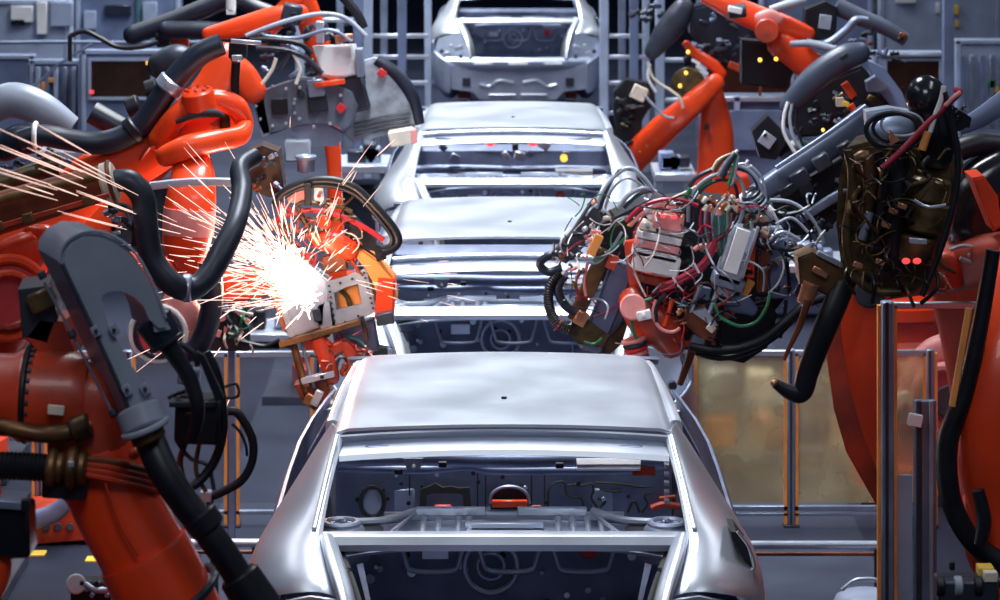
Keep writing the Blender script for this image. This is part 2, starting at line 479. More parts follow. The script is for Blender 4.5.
    for sx in (-1, 1):
        M().sweep([L((sx*.53, .18, -.063)), L((sx*.53, .36, -.066))], .085, flat=.12, seg=16, ref=(0, 0, 1), round_=True).build('speaker_hole', HOLE, sh, local=True)
        M().sweep([L((sx*.33, .50, -.035)), L((sx*.45, .40, -.045)), L((sx*.60, .33, -.035))], .014, seg=8).sweep([L((sx*.33, .49, -.04)), L((sx*.42, .22, -.05)), L((sx*.46, .12, -.055))], .008, seg=6).build('brace', STEEL, sh, local=True)
        for q in range(5):
            M().cyl([L((sx*(.30+.05*q), .16+.05*(q % 3), -.068)), L((sx*(.30+.05*q), .16+.05*(q % 3), -.050))], .012, None, 10).build('weld_stud', STEEL, sh, local=True)
    # rear bulkhead between boot and cabin (framed openings, pressed ribs, spare wheel ring)
    bh = M()
    bh.frame(LL([(-.66, .56, -.09), (-.2, .56, -.09), (.2, .56, -.09), (.66, .56, -.09), (.66, .56, -.55), (.2, .56, -.55), (-.2, .56, -.55), (-.66, .56, -.55)]),
             LL([(-.58, .56, -.16), (-.2, .56, -.15), (.2, .56, -.15), (.58, .56, -.16), (.52, .56, -.40), (.2, .56, -.44), (-.2, .56, -.44), (-.52, .56, -.40)]), (0, .015, 0))
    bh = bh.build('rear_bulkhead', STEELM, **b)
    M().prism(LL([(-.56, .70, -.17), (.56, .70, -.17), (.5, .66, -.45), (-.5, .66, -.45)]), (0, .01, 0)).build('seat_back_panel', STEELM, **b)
    for cx in (-.27, .02, .30):
        M().sweep(LL([(cx-.13, .60, -.13), (cx-.10, .60, -.25), (cx-.07, .60, -.285), (cx+.07, .60, -.285), (cx+.10, .60, -.25), (cx+.13, .60, -.13)]), .010, k=3, seg=8).build('pressed_frame', STEELD, bh, local=True)
    M().ring([L((-.05, .61, -.27))], (0, 1, 0), .10, .012).ring([L((-.05, .61, -.27))], (0, 1, 0), .05, .008).build('ring_pressing', STEELD, bh, local=True)
    M().box([L((-.26, .605, -.215))], .10, .05, .02).build('square_pressing', STEEL, bh, local=True)
    M().box([L((.38, .50, -.125))], .20, .03, .03, pitch=-40).build('highlight_bar', WHITE, bh, local=True)  # white box stands for a highlight inside the boot
    M().cyl([L((.32, .6, -.20)), L((.32, .58, -.20))], .035).build('red_clamp', RED, bh, local=True, label='small red clamp')
    for q in range(26):
        x = R.uniform(-.55, .55); z = R.uniform(-.14, -.42); 
        M().cyl([L((x, .655, z)), L((x, .64, z))], R.choice((.008, .012, .018)), None, 10).build('weld_nut', R.choice((STEEL, HOLE, STEELD)), bh, local=True)
    # floors
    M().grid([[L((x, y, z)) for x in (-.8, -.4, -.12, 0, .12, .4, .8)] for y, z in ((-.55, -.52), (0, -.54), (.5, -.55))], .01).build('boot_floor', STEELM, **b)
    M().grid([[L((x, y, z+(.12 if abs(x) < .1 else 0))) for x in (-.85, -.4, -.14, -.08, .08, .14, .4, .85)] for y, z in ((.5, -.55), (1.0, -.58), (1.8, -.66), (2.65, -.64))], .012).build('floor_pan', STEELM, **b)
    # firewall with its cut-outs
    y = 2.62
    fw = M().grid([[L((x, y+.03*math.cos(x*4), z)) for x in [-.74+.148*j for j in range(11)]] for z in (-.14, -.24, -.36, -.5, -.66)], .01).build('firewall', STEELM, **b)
    yy = y-.035+.035
    def FW(px, py, d=0):
        s_ = F/(11.5+2.62+d-.03)
        return L(((px-504)/s_, 2.62-.03+d, 2.82-(py+245)/s_))
    def line(*q): return [FW(a, b_) for a, b_ in q]
    lw = .0085
    M().frame([FW(373+14*math.cos(a*math.pi/8), 506+17*math.sin(a*math.pi/8)) for a in range(16)], [FW(373+11.5*math.cos(a*math.pi/8), 506+14.5*math.sin(a*math.pi/8)) for a in range(16)], (0, -.02, 0)).build('grommet_ring', SEAL, fw, local=True)
    M().ball([FW(373, 507)], .05, (1, .25, 1.3)).build('blank', STEEL, fw, local=True)
    o1 = [(421, 493), (430, 490), (436, 487), (443, 491), (452, 490), (460, 492), (470, 491), (471, 503), (472, 512), (420, 513)]
    i1 = [(427, 499), (432, 497), (437, 497), (443, 497), (450, 497), (456, 497), (463, 498), (464, 504), (464, 513.5), (427, 513.5)]
    M().frame(line(*o1), line(*i1), (0, -.02, 0)).build('sealant_patch', SEAL, fw, local=True)
    M().prism([FW(491+0, 513)]+[FW(510-19*math.cos(a*math.pi/10), 505-13*math.sin(a*math.pi/10)) for a in range(11)]+[FW(529, 513)], (0, -.012, 0)).build('pedal_opening', HOLE, fw, local=True)
    M().sweep([FW(491, 508, -.02)]+[FW(510-19*math.cos(a*math.pi/10), 504-13*math.sin(a*math.pi/10), -.02) for a in range(11)]+[FW(530, 508, -.02)], .008, k=2, seg=8).build('opening_rim', STEELD, fw, local=True)
    M().box([FW(510, 508, -.05)], .155, .03, .03).build('orange_bar', ORANGE, fw, local=True, label='bright orange bar')
    M().sweep([FW(437, 512, -.06), FW(450, 512, -.06)], .014, seg=10, round_=True).build('red_plug', RED, fw, local=True)
    M().sweep([FW(533, 511, -.06), FW(541, 511, -.06)], .006, seg=8, round_=True).build('red_plug', RED, fw, local=True)
    for q in (((478, 478), (478, 513)), ((486, 480), (486, 513)), ((532, 478), (532, 513)), ((545, 478), (545, 513)), ((410, 480), (410, 500))):
        M().sweep(line(*q), .004, seg=6).build('seam', SEAL, fw, local=True)
    for q in (((549, 513), (549, 495), (556, 487), (565, 487), (567, 498), (575, 502), (582, 503), (584, 512)),
              ((568, 490), (575, 489), (582, 490), (592, 488), (594, 495), (592, 503), (598, 512)),
              ((596, 487), (620, 488), (640, 491), (654, 491), (655, 496), (645, 500), (648, 508), (642, 517)),
              ((600, 493), (612, 496), (622, 495)), ((628, 517), (632, 508), (636, 506), (640, 517)), ((598, 503), (606, 506), (600, 512))):
        M().sweep(line(*q), .006, k=3, seg=6).build('pressed_bead', SEAL, fw, local=True)
    for q in range(18):
        M().cyl([FW(R.uniform(350, 660), R.uniform(477, 510), .0), FW(0, 0)], .004) if False else None
        c = V(FW(R.uniform(350, 660), R.uniform(474, 508), -.002)); M().cyl([c, c-V((0, .01, 0))], R.choice((.007, .010)), None, 8).build('bolt_hole', R.choice((HOLE, HOLE, STEEL)), fw, local=True)
    M().sweep([FW(652, 513, -.05), FW(664, 509, -.05), FW(680, 511, -.05)], .016, seg=8).sweep([FW(660, 503, -.04), FW(676, 501, -.04)], .010, seg=8).build('orange_highlight', ORANGED, fw, local=True)  # orange strips put in for an orange highlight
    # dash cross beam, brackets, white strip standing for a light reflection
    def DB(px, py, d=0):
        s_ = F/(11.5+2.3+d)
        return L(((px-504)/s_, 2.3+d, 2.82-(py+245)/s_))
    db = M().sweep([DB(338, 464), DB(420, 463), DB(505, 465), DB(600, 464), DB(668, 466)], .032, seg=12).sweep([DB(338, 472, .1), DB(420, 474, .1), DB(470, 471, .1), DB(505, 475, .1), DB(668, 474, .1)], .02, seg=10).build('dash_beam', STEELM, **b)
    M().box([DB(609, 467.5, -.04)], .275, .030, .03, pitch=-35).box([DB(609, 473, -.05)], .275, .014, .02, pitch=-35).build('white_reflection', WHITE, db, local=True, label='white strip standing for a bright reflection')
    M().prism([DB(403, 463, -.06), DB(424, 463, -.06), DB(421, 473, -.06), DB(414, 476, -.06), DB(407, 473, -.06)], (0, .01, 0)).build('tab', STEELD, db, local=True)
    M().cyl([DB(414, 471, -.07), DB(414, 471, -.06)], .008).build('stud', WHITE, db, local=True)
    for px, py in ((399, 476), (443, 469), (560, 470)):
        M().box([DB(px, py, -.06)], .035, .022, .03).build('connector', HOLE, db, local=True)
    M().box([DB(644, 471, .0)], .10, .075, .05).build('orange_block', ORANGED, db, local=True)
    for q in range(5):
        M().box([DB(667, 470+9*q, -.5)], .02, .014, .05).build('clip', STEEL, db, local=True)
    M().grid([[L((x, y_, z-.03*x*x)) for x in [-.66+.11*j for j in range(13)]] for y_, z in ((2.05, .265), (2.12, .25), (2.20, .215))], .012).build('front_header', STEELD, **b)
    M().grid([[L((x, y_, z)) for x in [-.72+.12*j for j in range(13)]] for y_, z in ((2.62, -.14), (2.75, -.11), (2.95, -.13))], .012).build('cowl', STEELM, **b)
    M().box([L((0, 3.6, -.35))], 1.3, .12, .08).box([L((0, 3.6, -.6))], 1.3, .1, .08).build('front_crossmember', STEELD, **b)
    for sx in (-1, 1):
        M().box([L((sx*.45, 3.1, -.5))], .12, .14, 1.0).build('front_rail', STEELD, **b)
        M().prism(LL([(sx*.80, 1.50, -.05), (sx*.80, 1.62, -.05), (sx*.64, 1.40, .26), (sx*.64, 1.32, .26)]), (-sx*.05, 0, 0)).build('door_pillar', STEELM, **b)
    # rear: bumper beam and back panel
    rows = []
    for y_, z in ((-.56, -.372), (-.60, -.378), (-.625, -.40), (-.63, -.44), (-.61, -.475), (-.58, -.48)):
        rows.append([L((.76*u, y_+.10*u*u, z)) for u in [-1+j/8 for j in range(17)]])
    bb = M().grid(rows, .01).build('bumper_beam', STEELD, **b)
    for x in (-.36, 0, .36):
        M().box([L((x, -.632+.10*(x/.76)**2, -.42))], .2, .022, .03).build('beam_slot', WHITE, bb, local=True)
    rp = M().prism(LL([(-.76, -.57, -.44), (.76, -.57, -.44), (.76, -.57, -.68), (.47, -.57, -.72), (.40, -.57, -.80), (-.40, -.57, -.80), (-.47, -.57, -.72), (-.76, -.57, -.68)]), (0, .03, 0)).build('rear_panel', STEELD, **b)
    for sx in (-1, 1):
        M().box([L((sx*.54, -.575, -.615))], .085, .085, .02).build('tow_hole', HOLE, rp, local=True)
        M().sweep(LL([(sx*.05, -.58, -.62), (sx*.2, -.58, -.60), (sx*.3, -.58, -.66), (sx*.4, -.58, -.64)]), .014, seg=8).sweep(LL([(sx*.03, -.58, -.75), (sx*.3, -.58, -.75)]), .012, seg=8).build('pressed_bead', STEEL, rp, local=True)
    return t
def make_skid(Y, label):
    X = car_x(Y)
    t = thing('transfer_skid', label, 'skid', (X, Y, 0), 'transfer skids under the car bodies')
    for sx in (-1, 1):
        M().box([(X+sx*.45, Y+1.4, .36)], .10, .14, 4.0).build('runner', GREYD, t)
        for y in (-.35, .9, 2.3, 3.1):
            M().box([(X+sx*.45, Y+y, .50)], .09, .16, .12).build('post', ALUD, t)
    for y in (-.35, .9, 2.3, 3.1):
        M().box([(X, Y+y, .40)], 1.3, .08, .10).build('cross_bar', ORANGED, t)
    M().cyl([(X-.6, Y-.45, .45), (X+.6, Y-.45, .45)], .03).build('locating_tube', BLACK, t)
    for sx in (-1, 1):
        for y in (-.3, 1.4, 3.0):
            M().box([(X+sx*.45, Y+y, .145)], .16, .29, .3).build('foot', GREYD, t)
    return t
carA = make_car(11.5, 'nearest bare steel car body with open boot and empty rear window')
CARS = [(16.2, 'bare steel car body directly ahead of the nearest one, sparks falling on its boot'),
        (21.15, 'bare steel car body ahead of the cable-covered gun with glossy roof and two oval slots'),
        (34.0, 'farthest car body at the head of the line with its whole tail in view')]
for Y, lab in CARS:
    c = copy_tree(carA); c.location = (car_x(Y), Y, 0); c['label'] = lab
    kids = {ch.name.split('.')[0]: ch for ch in c.children}
    if Y < 17:
        kids['rear_header'].location = (0, -.02, -.066)      # this car's header sits lower than the nearest one's
    else:
        hp_ = M().box([(.40, .44, LIP-.10)], .26, .012, .10, pitch=14).build('highlight_plate', WHITE, kids['rear_bulkhead'], local=True)  # white plate paints the highlight streak in the boot
    if 17 < Y < 30:
        for sx in (-1, 1):
            M().frame([(sx*.43+.10*math.cos(a*math.pi/10), .52+.05*math.sin(a*math.pi/10), LIP+.2075) for a in range(20)], [(sx*.43+.088*math.cos(a*math.pi/10), .52+.036*math.sin(a*math.pi/10), LIP+.2075) for a in range(20)], (0, 0, -.01)).build('slot_outline', SEAL, kids['rear_header'], local=True)
        for x in (-.16, .15): M().cyl([(x, 2.25, LIP-.02), (x, 2.20, LIP-.02)], .036).build('red_clamp', LAMPR, kids['firewall'], local=True, label='red lamp inside the car')
        M().cyl([(.37, 1.9, LIP-.10), (.37, 1.85, LIP-.10)], .026).build('amber_lamp', LAMPY, kids['firewall'], local=True)
        for q in range(16): M().box([(R.uniform(-.6, .6), 2.1+R.uniform(0, .3), LIP-.02+R.uniform(-.14, .08))], R.uniform(.03, .10), R.uniform(.02, .07), .05, ang=R.uniform(-40, 40)).build('bracket', R.choice((STEELM, HOLE, STEELD, STEEL)), kids['firewall'], local=True)
skA = make_skid(11.5, 'transfer skid carrying the nearest bare car body')
for Y, lab in ((16.2, 'transfer skid under the second car body of the line'), (21.15, 'transfer skid under the third car body of the line'), (34.0, 'transfer skid under the farthest car body')):
    c = copy_tree(skA); c.location = (car_x(Y), Y, 0); c['label'] = lab
# ================================================================== near robot with the grey hose cover (front left)
Y = 8.6
def base_loc(px, Y, dx=0): return ((px-500)*Y/F+dx, Y, 0)
def pedestal(t, x, y, top, r=.34, mat_=None):
    """robot base: foot plate, turning column and shoulder"""
    mat_ = mat_ or ORANGE
    M().box([(x, y, .03)], .9, .06, .9).build('foot_plate', GREYD, t)
    M().lathe([(x, y, .06), (x, y, .55)], [(0, r*1.15), (.25, r*1.15), (.3, r*.95), (.8, r*.9), (.85, r*1.08), (1, r*1.08)], 32).build('base', mat_, t)
    M().limb([(x, y, .55), (x, y, .75), (x, y, top)], [r*.95, r*.8, r*.55], flat=.9).build('turning_column', mat_, t)
t = thing('welding_robot', 'near orange robot with grey hooded hose cover and thick black hose', 'robot', (-1.02, Y, 0), 'orange welding robots')
pedestal(t, -.88, Y+.15, 1.62)
M(Y).limb("92,452 118,508 150,566 186,640 205,740", [43, 43, 44, 45, 50], flat=.9, n=2.5).build('lower_arm', ORANGE, t)
a = M(Y).sweep("143,552 150,566 186,640", [46, 47, 48], n=2.4, seg=28).build('arm_sleeve', ORANGE, t)
M(Y).ring("171,598", (.45, .15, -.85), 50, 4.5).build('bolted_ring', GREYD, a)
M(Y).bolts("170,594", (.45, .15, -.85), 50, 2.6, 22, .02).build('ring_bolts', BLACK, a)
M(Y).sweep("101,470,-.13 118,520,-.13 138,556,-.13", [1.2, 1.2, 1.2]).build('seam', ORANGED, a)
# elbow barrel with bolted flange
e = M(Y).lathe("-60,392,.0 88,398,.0", [(0, 38), (.05, 40), (.5, 41), (.55, 46), (.60, 47), (.64, 45), (.9, 46), (1, 40)], 36).build('elbow_barrel', ORANGED, t)
M(Y).ring("28,394", (1, 0, -.04), 46, 3.5).build('flange_ring', BLACK, e)
M(Y).bolts("30,394", (1, 0, -.04), 45, 2.6, 26, .012).build('flange_bolts', GREYD, e)
M(Y).box("56,410,-.14", 16, 9, 4, ang=5).build('paper_tag', CREAM, e, label='small cream tag')
M(Y).limb("88,398 90,440 92,470", [40, 42, 42], flat=.9).build('elbow_housing', ORANGED, t)
M(Y).prism("24,338 40,318 62,322 74,352 66,360 40,356", (6, .16, 0), 2).build('wrist_cover', ORANGED, t)
M(Y).prism("18,290 48,286 58,318 48,345 22,338", (-6, .2, 0), 2).build('hinge_box', GREYD, t)
M(Y).box("42,300,-.01", 26, 20, 20, ang=-25).build('lock_plate', OLIVE, t)
# grey hooded cover
cv = M(Y-.2).prism("60,262 62,250 70,240 84,233 102,234 120,242 134,255 145,272 154,292 163,312 172,330 156,333 153,318 147,304 137,294 122,287 108,288 99,293 97,300 108,324 132,366 150,398 164,412 158,424 138,432 130,414 112,372 84,312",
                (-33, .20, 1), 4, 4).build('hose_cover', GREYP, t, angle=30)
M(Y-.2).sweep("59,262,-.004 62,249,-.004 70,239,-.004 84,232,-.004 102,232,-.004 120,240,-.004 135,253,-.004 146,270,-.004 156,291,-.004 166,318,-.004", 1.6, seg=8).build('cover_rim', GREYP, cv)
M(Y-.2).sweep("62,264,-.006 84,310,-.006 112,370,-.006 131,414,-.006", 2.2, seg=8).build('edge_bead', GREYD, cv)
for q in ("96,331", "114,330", "127,390", "145,389"):
    x, y = map(float, q.split(','))
    tb = M(Y-.2).box("%f,%f,-.012" % (x, y), 8, 11, 6, ang=-28).build('fixing_tab', GREYP, cv)
    M(Y-.2).cyl("%f,%f,-.03 %f,%f,-.01" % (x, y, x, y), 2.0, None, 10).build('screw', BLACK, tb)
for q in ("42,275", "72,334", "113,413"):
    x, y = map(float, q.split(','))
    M(Y-.2).box("%f,%f,.02" % (x, y), 7, 8, 8, ang=-28).cyl("%f,%f,-.03 %f,%f,.0" % (x, y, x, y), 2.4, None, 10).build('latch', GREYD, cv)
M(Y-.2).sweep("44,282,.03 74,338,.03 112,412,.03", 1.4, seg=8).build('hinge_rod', ALUD, cv)
M(Y-.2).cyl("152,318,.07 168,344,.07", 20, 17).ring("166,342,.07", (.5, 0, -.86), 16, 3).build('hose_collar', NAVY, cv)
M(Y-.2).sweep("162,336,.07 175,355,.07 190,380,.07 198,410,.07 192,440,.1", [12, 9, 8, 7, 6], seg=14).build('thin_hose', BLACK, t)
M(Y-.2).cyl("138,408,-.01 146,430,-.03", 24, 23).ring("145,428,-.03", (.35, 0, -.9), 22, 3.5).build('lower_collar', GREYP, cv)
M(Y-.2).cyl("145,428,-.03 150,441,-.03", 17.5).build('collar_sleeve', BRONZE, cv)
h = M(Y-.2).sweep("146,430,.02 162,468,-.02 184,502,-.03 205,528,-.03 232,566,-.03 262,620,-.03", [15.5, 15.5, 15, 15, 14.5, 15], seg=18, k=8).build('thick_hose', BLACK, t)
M(Y-.2).cyl("198,514,-.03 210,530,-.03", 19, 18).build('hose_clamp', BLACK, h)
M(Y-.2).cyl("238,574,-.03 262,612,-.03", 21, 23).build('hose_boot', BLACK, h)
# hoses entering from the left
M(Y).sweep("-20,424,-.1 10,428,-.12 40,434,-.12 68,432,-.12 90,425,-.1", [8, 8, 8.5, 9, 9], seg=12).build('upper_hose', BRONZE, t)
M(Y).cyl("72,431,-.12 90,424,-.12", 13).build('hose_gland', BRONZE, t)
M(Y).sweep("-20,465,-.14 15,466,-.14 52,468,-.14", 13.5, seg=16, rib=.05, pitch=4).build('ribbed_hose', BLACK, t)
for x, r in ((52, 19), (60, 15), (72, 21), (82, 17)):
    M(Y).cyl("%f,467,-.14 %f,468,-.14" % (x-5, x+5), r, None, 28, .3).build('clamp_ring', BRONZE, t)
M(Y).box("66,485,-.1", 44, 22, 30, ang=3).build('clamp_block', BLACK, t)
M(Y).box("71,464,-.27", 6, 5, 5).build('steel_screw', ALU, t)
for k_ in range(4):
    M(Y).sweep("86,%f,-.14 110,%f,-.13 135,%f,-.10 160,%f,-.03" % (459+k_*5, 461+k_*6, 467+k_*6, 474+k_*6), 3.6, seg=8).build('bundled_cable', R.choice((BRONZE, BROWN, ORANGED)), t)
M(Y).ball("134,454,-.12", 6, (1, 1, 1)).build('highlight_ball', ORANGE, t)  # orange ball set in for a highlight above the cables
# axis motor and its cables
mo = M(Y).box("199,418,.2", 46, 46, 46, ang=2).build('axis_motor', BLACK, t)
M(Y).box("189,376,.2", 22, 16, 16, ang=5).box("192,388,.18", 10, 14, 10, ang=20).build('terminal_block', ALUD, mo)
M(Y).box("196,400,.19", 50, 5, 50).build('motor_flange', GREYD, mo)
M(Y).box("192,414,.1", 12, 2.5, 3).build('name_plate', BRONZE, mo)
for q, r, m_ in (("206,352,.2 216,372,.2 222,402,.2 223,432,.2 214,462,.2 196,484,.18 178,492,.15", 5, BLACK), ("150,352,.2 172,342,.2 192,352,.2 198,366,.2", 3, BLACK),
             ("222,388,.3 236,384,.3 238,396,.3 224,398,.3", 1.6, BLACK), ("168,398,.2 182,392,.2 196,392,.18", 2.2, BLACK), ("176,440,.2 190,458,.2 208,466,.2 214,490,.2", 2.2, GREYD), ("200,440,.2 196,470,.2 206,492,.2", 2.5, OLIVE), ("186,441,.22 180,464,.22 188,494,.22", 3.4, BRONZE)):
    M(Y).sweep(q, r, seg=10).build('motor_cable', m_, t)
M(Y).prism("196,352,.1 204,356,.1 224,398,.1 216,402,.1", (0, .03, 0)).build('cable_guard', BLACK, t)
# black loop hose by the fence
lo = thing('drop_hose', 'black hose looping in front of the fence post beside the grey-covered robot', 'hose', base_loc(222, 9.6))
M(9.6).sweep("224,412 236,412 246,425 253,442 252,462 242,480 226,490 208,498", 4.4, seg=10, k=8).build('hose', BLACK, lo)
M(9.6).sweep("232,424 240,432 246,446 247,456", 1.6, seg=6).build('thin_cable', BLACK, lo)
M(9.6).box("206,496", 12, 11, 12).build('plug', ALU, lo)
M(9.6).sweep("210,500 214,560 216,700 218,1122", 4, seg=8).build('drop_pipe', GREYD, lo)
# motor block and arm at the bottom left corner
Y = 8.1
t = thing('welding_robot', 'orange robot showing only a curved arm edge and black motor low in the corner', 'robot', (-1.8, Y, 0), 'orange welding robots')
M(Y).limb("-40,470 -16,520 -14,570 -40,640 -50,900", [30, 25, 25, 30, 40], flat=.9).build('arm', ORANGE, t)
mo = M(Y).box("16,528", 34, 50, 50, ang=-2).build('axis_motor', BLACKG, t)
M(Y).box("12,500,-.02", 30, 8, 46, ang=4).build('motor_cap', ALUD, mo); M(Y).box("26,505,-.07", 9, 12, 8).build('connector', BLACK, mo)
pedestal(t, -1.8, Y-.1, 1.3)
t = thing('connector_cluster', 'black and white plug cluster on a floor stand at the bottom edge', 'connector', base_loc(92, 9.4))
M(9.4).box("92,592", 40, 26, 26).build('body', BLACK, t)
M(9.4).cyl("76,584,-.05 76,584,.05", 10).build('white_cap', WHITE, t)
for k_ in range(7): M(9.4).box("%f,%f,-.06" % (82+5*k_, 583+6*(k_ % 3)), 4, 4, 5, ang=20*k_).build('contact', R.choice((ALU, GREYC, BLACKG)), t)
M(9.4).sweep("85,584,-.06 95,590,-.07 108,590,-.06", 3).build('bent_pipe', ALU, t)
M(9.4).box("92,880", 14, 560, 14).build('stand', GREYD, t)

# ================================================================== robot behind: brown beam, round flange, red gearbox
Y = 11.2
t = thing('welding_robot', 'orange robot behind the grey cover with a rusty beam and red ring flange', 'robot', base_loc(-40, Y), 'orange welding robots')
x0 = base_loc(-125, Y)[0]
pedestal(t, x0, Y, 1.6)
M(Y).limb("-125,560 -70,430 -10,330 10,285", [60, 50, 40, 36], flat=.8).build('upper_arm', ORANGE, t)
f = M(Y).cyl("8,298,-.22 8,298,.1", 37, None, 36).build('gear_flange', RED, t)
M(Y).ring("8,298,-.22", (.25, -1, .1), 38, 5.5, 36).build('flange_rim', ORANGE, f)
M(Y).ring("8,300,-.25", (.25, -1, .1), 26, 4, 36).bolts("8,300,-.25", (.2, -1, .1), 26, 2.4, 20, .03).build('toothed_ring', ORANGED, f)
M(Y).limb("10,258 30,250 45,238 30,232", [20, 20, 14, 8]).build('knuckle', ORANGE, t)
bm_ = M(Y).sweep("-30,222,-.15 30,204,-.15 92,186,-.15 108,182,-.15", [21, 20, 18, 17], flat=.8, n=3.2, seg=20).build('rusty_beam', BROWN, t)
M(Y).sweep("-30,208,-.27 40,190,-.27 98,177,-.27", [5, 5, 4], flat=.6).build('beam_lid', BRONZE, bm_)
M(Y).box("50,212,-.3", 120, 5, 6, ang=-16).build('beam_strip', ORANGED, bm_)
for x in (-2, 28, 88): M(Y).box("%f,%f,-.31" % (x, 226-x*.29), 10, 9, 8, ang=-16).build('beam_bracket', BRONZE, bm_)
M(Y).cyl("102,184,-.15 116,180,-.15", 20, 20).build('end_cap', CREAM, bm_)
M(Y).cyl("110,182,-.15 114,181,-.15", 22).build('end_ring', BROWN, bm_)
h = M(Y).sweep("114,181,-.15 130,182,-.15 143,198,-.15 146,225,-.15 152,258,-.15 170,282,-.15 190,289,-.1 208,276,-.05 222,252,0 236,222,.1 242,192,.3 240,168,.4 254,157,.5", [11, 12, 12, 12, 12, 12, 12, 12, 12, 11, 11, 10, 10], seg=16, k=8).build('grey_hose', GREYD, t)
M(Y).cyl("182,288,-.11 192,288,-.11", 14).build('hose_clamp', ALU, h)
M(Y).sweep("-10,190,.1 20,178,.1 45,170,.1 60,168,.1", [10, 10, 10, 9], seg=12).build('rear_hose', OLIVE, t)
for q, m_ in (("104,214 118,208 128,212 132,226", ALUD), ("112,222 124,220 134,230 134,246", NAVY), ("36,168 48,158 56,156 60,164", OLIVE), ("108,206 124,206 132,214", BLACK), ("40,236 48,240 60,232 70,226", OLIVE)):
    M(Y).sweep(q, 3.4, seg=8).build('wrist_cable', m_, t)
for k_ in range(9): M(Y).fit("%f,%f,-.12" % (108+R.uniform(0, 26), 208+R.uniform(0, 26)), R.uniform(5, 11), R.uniform(4, 9), 8, ang=R.uniform(-30, 30)).build('wrist_fitting', R.choice((ALUD, GREYD, NAVY, BLACK, ALU)), t)
# ================================================================== robot with big bent hoses (upper left)
Y = 14.6
t = thing('welding_robot', 'orange robot with glossy wrist under a big bent black hose', 'robot', base_loc(100, Y), 'orange welding robots')
pedestal(t, base_loc(-100, Y)[0], Y, 1.1)
M(Y).limb("-100,470 -50,360 30,240 100,172", [40, 38, 32, 24], flat=.8).build('upper_arm', ORANGE, t)
fa = M(Y).limb("88,176 128,164 170,140 204,122 226,116", [22, 25, 24, 24, 20], flat=.9, n=2.4).build('forearm', ORANGE, t)
M(Y).ball("212,122", 23, (1.2, .9, .95)).build('wrist_core', ORANGED, fa)
M(Y).limb("160,140,-.1 174,120,-.12 192,104,-.12 216,100,-.1 236,107,-.08 245,124,-.05", [13, 12, 11, 11, 11, 9], flat=1.1, n=2.4).build('upper_prong', ORANGE, fa)
M(Y).cyl("201,110,-.14 197,90,-.16", 17, 16).bolts("197,90,-.16", (-.1, -.1, .95), 11, 1.8, 8).build('wrist_drum', ORANGE, fa)
M(Y).limb("166,156,-.28 188,147,-.3 214,141,-.26 238,136,-.18 245,126,-.08", [11, 12, 11, 10, 8], flat=1, n=2.4).build('lower_prong', ORANGE, fa)
M(Y).sweep("176,122,-.2 196,115,-.2 214,113,-.2 224,116,-.2", [2, 4, 4.5, 2], seg=10).build('prong_gap', HOLE, fa)
M(Y).ring("152,148", (-.7, .1, .5), 24, 2.5).build('seam_ring', ORANGED, fa)
M(Y).ring("232,122", (.9, -.2, .1), 22, 5).build('tool_ring', OLIVE, fa)
M(Y).bolts("168,140,-.14", (-.3, -1, .3), 16, 2.2, 10, .03).build('wrist_bolts', ORANGED, fa)
h = M(Y).sweep("20,140,-.1 40,135,-.1 70,140,-.1 100,143,-.1 125,136,-.1 144,122,-.1 160,100,-.1 178,75,-.1 200,54,-.1 222,44,-.1", [11, 11, 11, 11.5, 12, 12, 12, 12, 12, 11], seg=18, k=8).build('bent_hose', NAVY, t)
M(Y).cyl("166,90,-.1 174,80,-.1", 14.5).box("171,86,-.22", 12, 7, 6, ang=30).build('hose_clamp', ALU, h)
M(Y).cyl("130,133,-.1 138,126,-.1", 14).build('hose_clamp', BLACK, h)
M(Y).cyl("33,135,-.1 38,135,-.1", 14).build('white_clamp', WHITE, h)
M(Y).limb("5,148 18,140 32,140", [14, 16, 14], flat=1).build('hose_gland', NAVY, t)
M(Y).sweep("-15,112,.1 10,100,.1 40,108,.1 72,128,.1", [16, 18, 17, 12], flat=.8, seg=16).build('grey_cover', GREYP, t)
M(Y).sweep("92,112,.2 110,122,.2 128,132,.2", [12, 12, 12], seg=14).build('back_hose', NAVY, t)
M(Y).cyl("140,105,.1 128,110,.1", 12).cyl("146,92,.1 158,88,.1", 11).build('motor_cap', BLACK, t)
m2 = M(Y).limb("160,66,.2 176,60,.2 190,62,.2", [14, 16, 13], flat=1).build('wrist_motor', GREYD, t)
M(Y).box("238,50,-.05", 18, 16, 14).cyl("236,56,-.08 238,62,-.08", 6).build('hose_bracket', BLACK, t)
M(Y).box("237,58,-.12", 10, 6, 6).build('steel_nut', ALU, t)
M(Y).sweep("236,62,-.02 235,84,-.02 236,110,-.02", 4.5).build('black_strut', BLACK, t)
M(Y).box("246,42,-.1", 30, 4, 6, ang=4).build('pale_rail', ALU, t)
for k_ in range(8): M(Y).fit("%f,%f,.05" % (6+R.uniform(0, 44), 150+R.uniform(0, 18)), R.uniform(8, 18), R.uniform(5, 9), 10, ang=R.uniform(-30, 30)).build('valve_block', R.choice((NAVY, GREYD, BLUEG)), t)

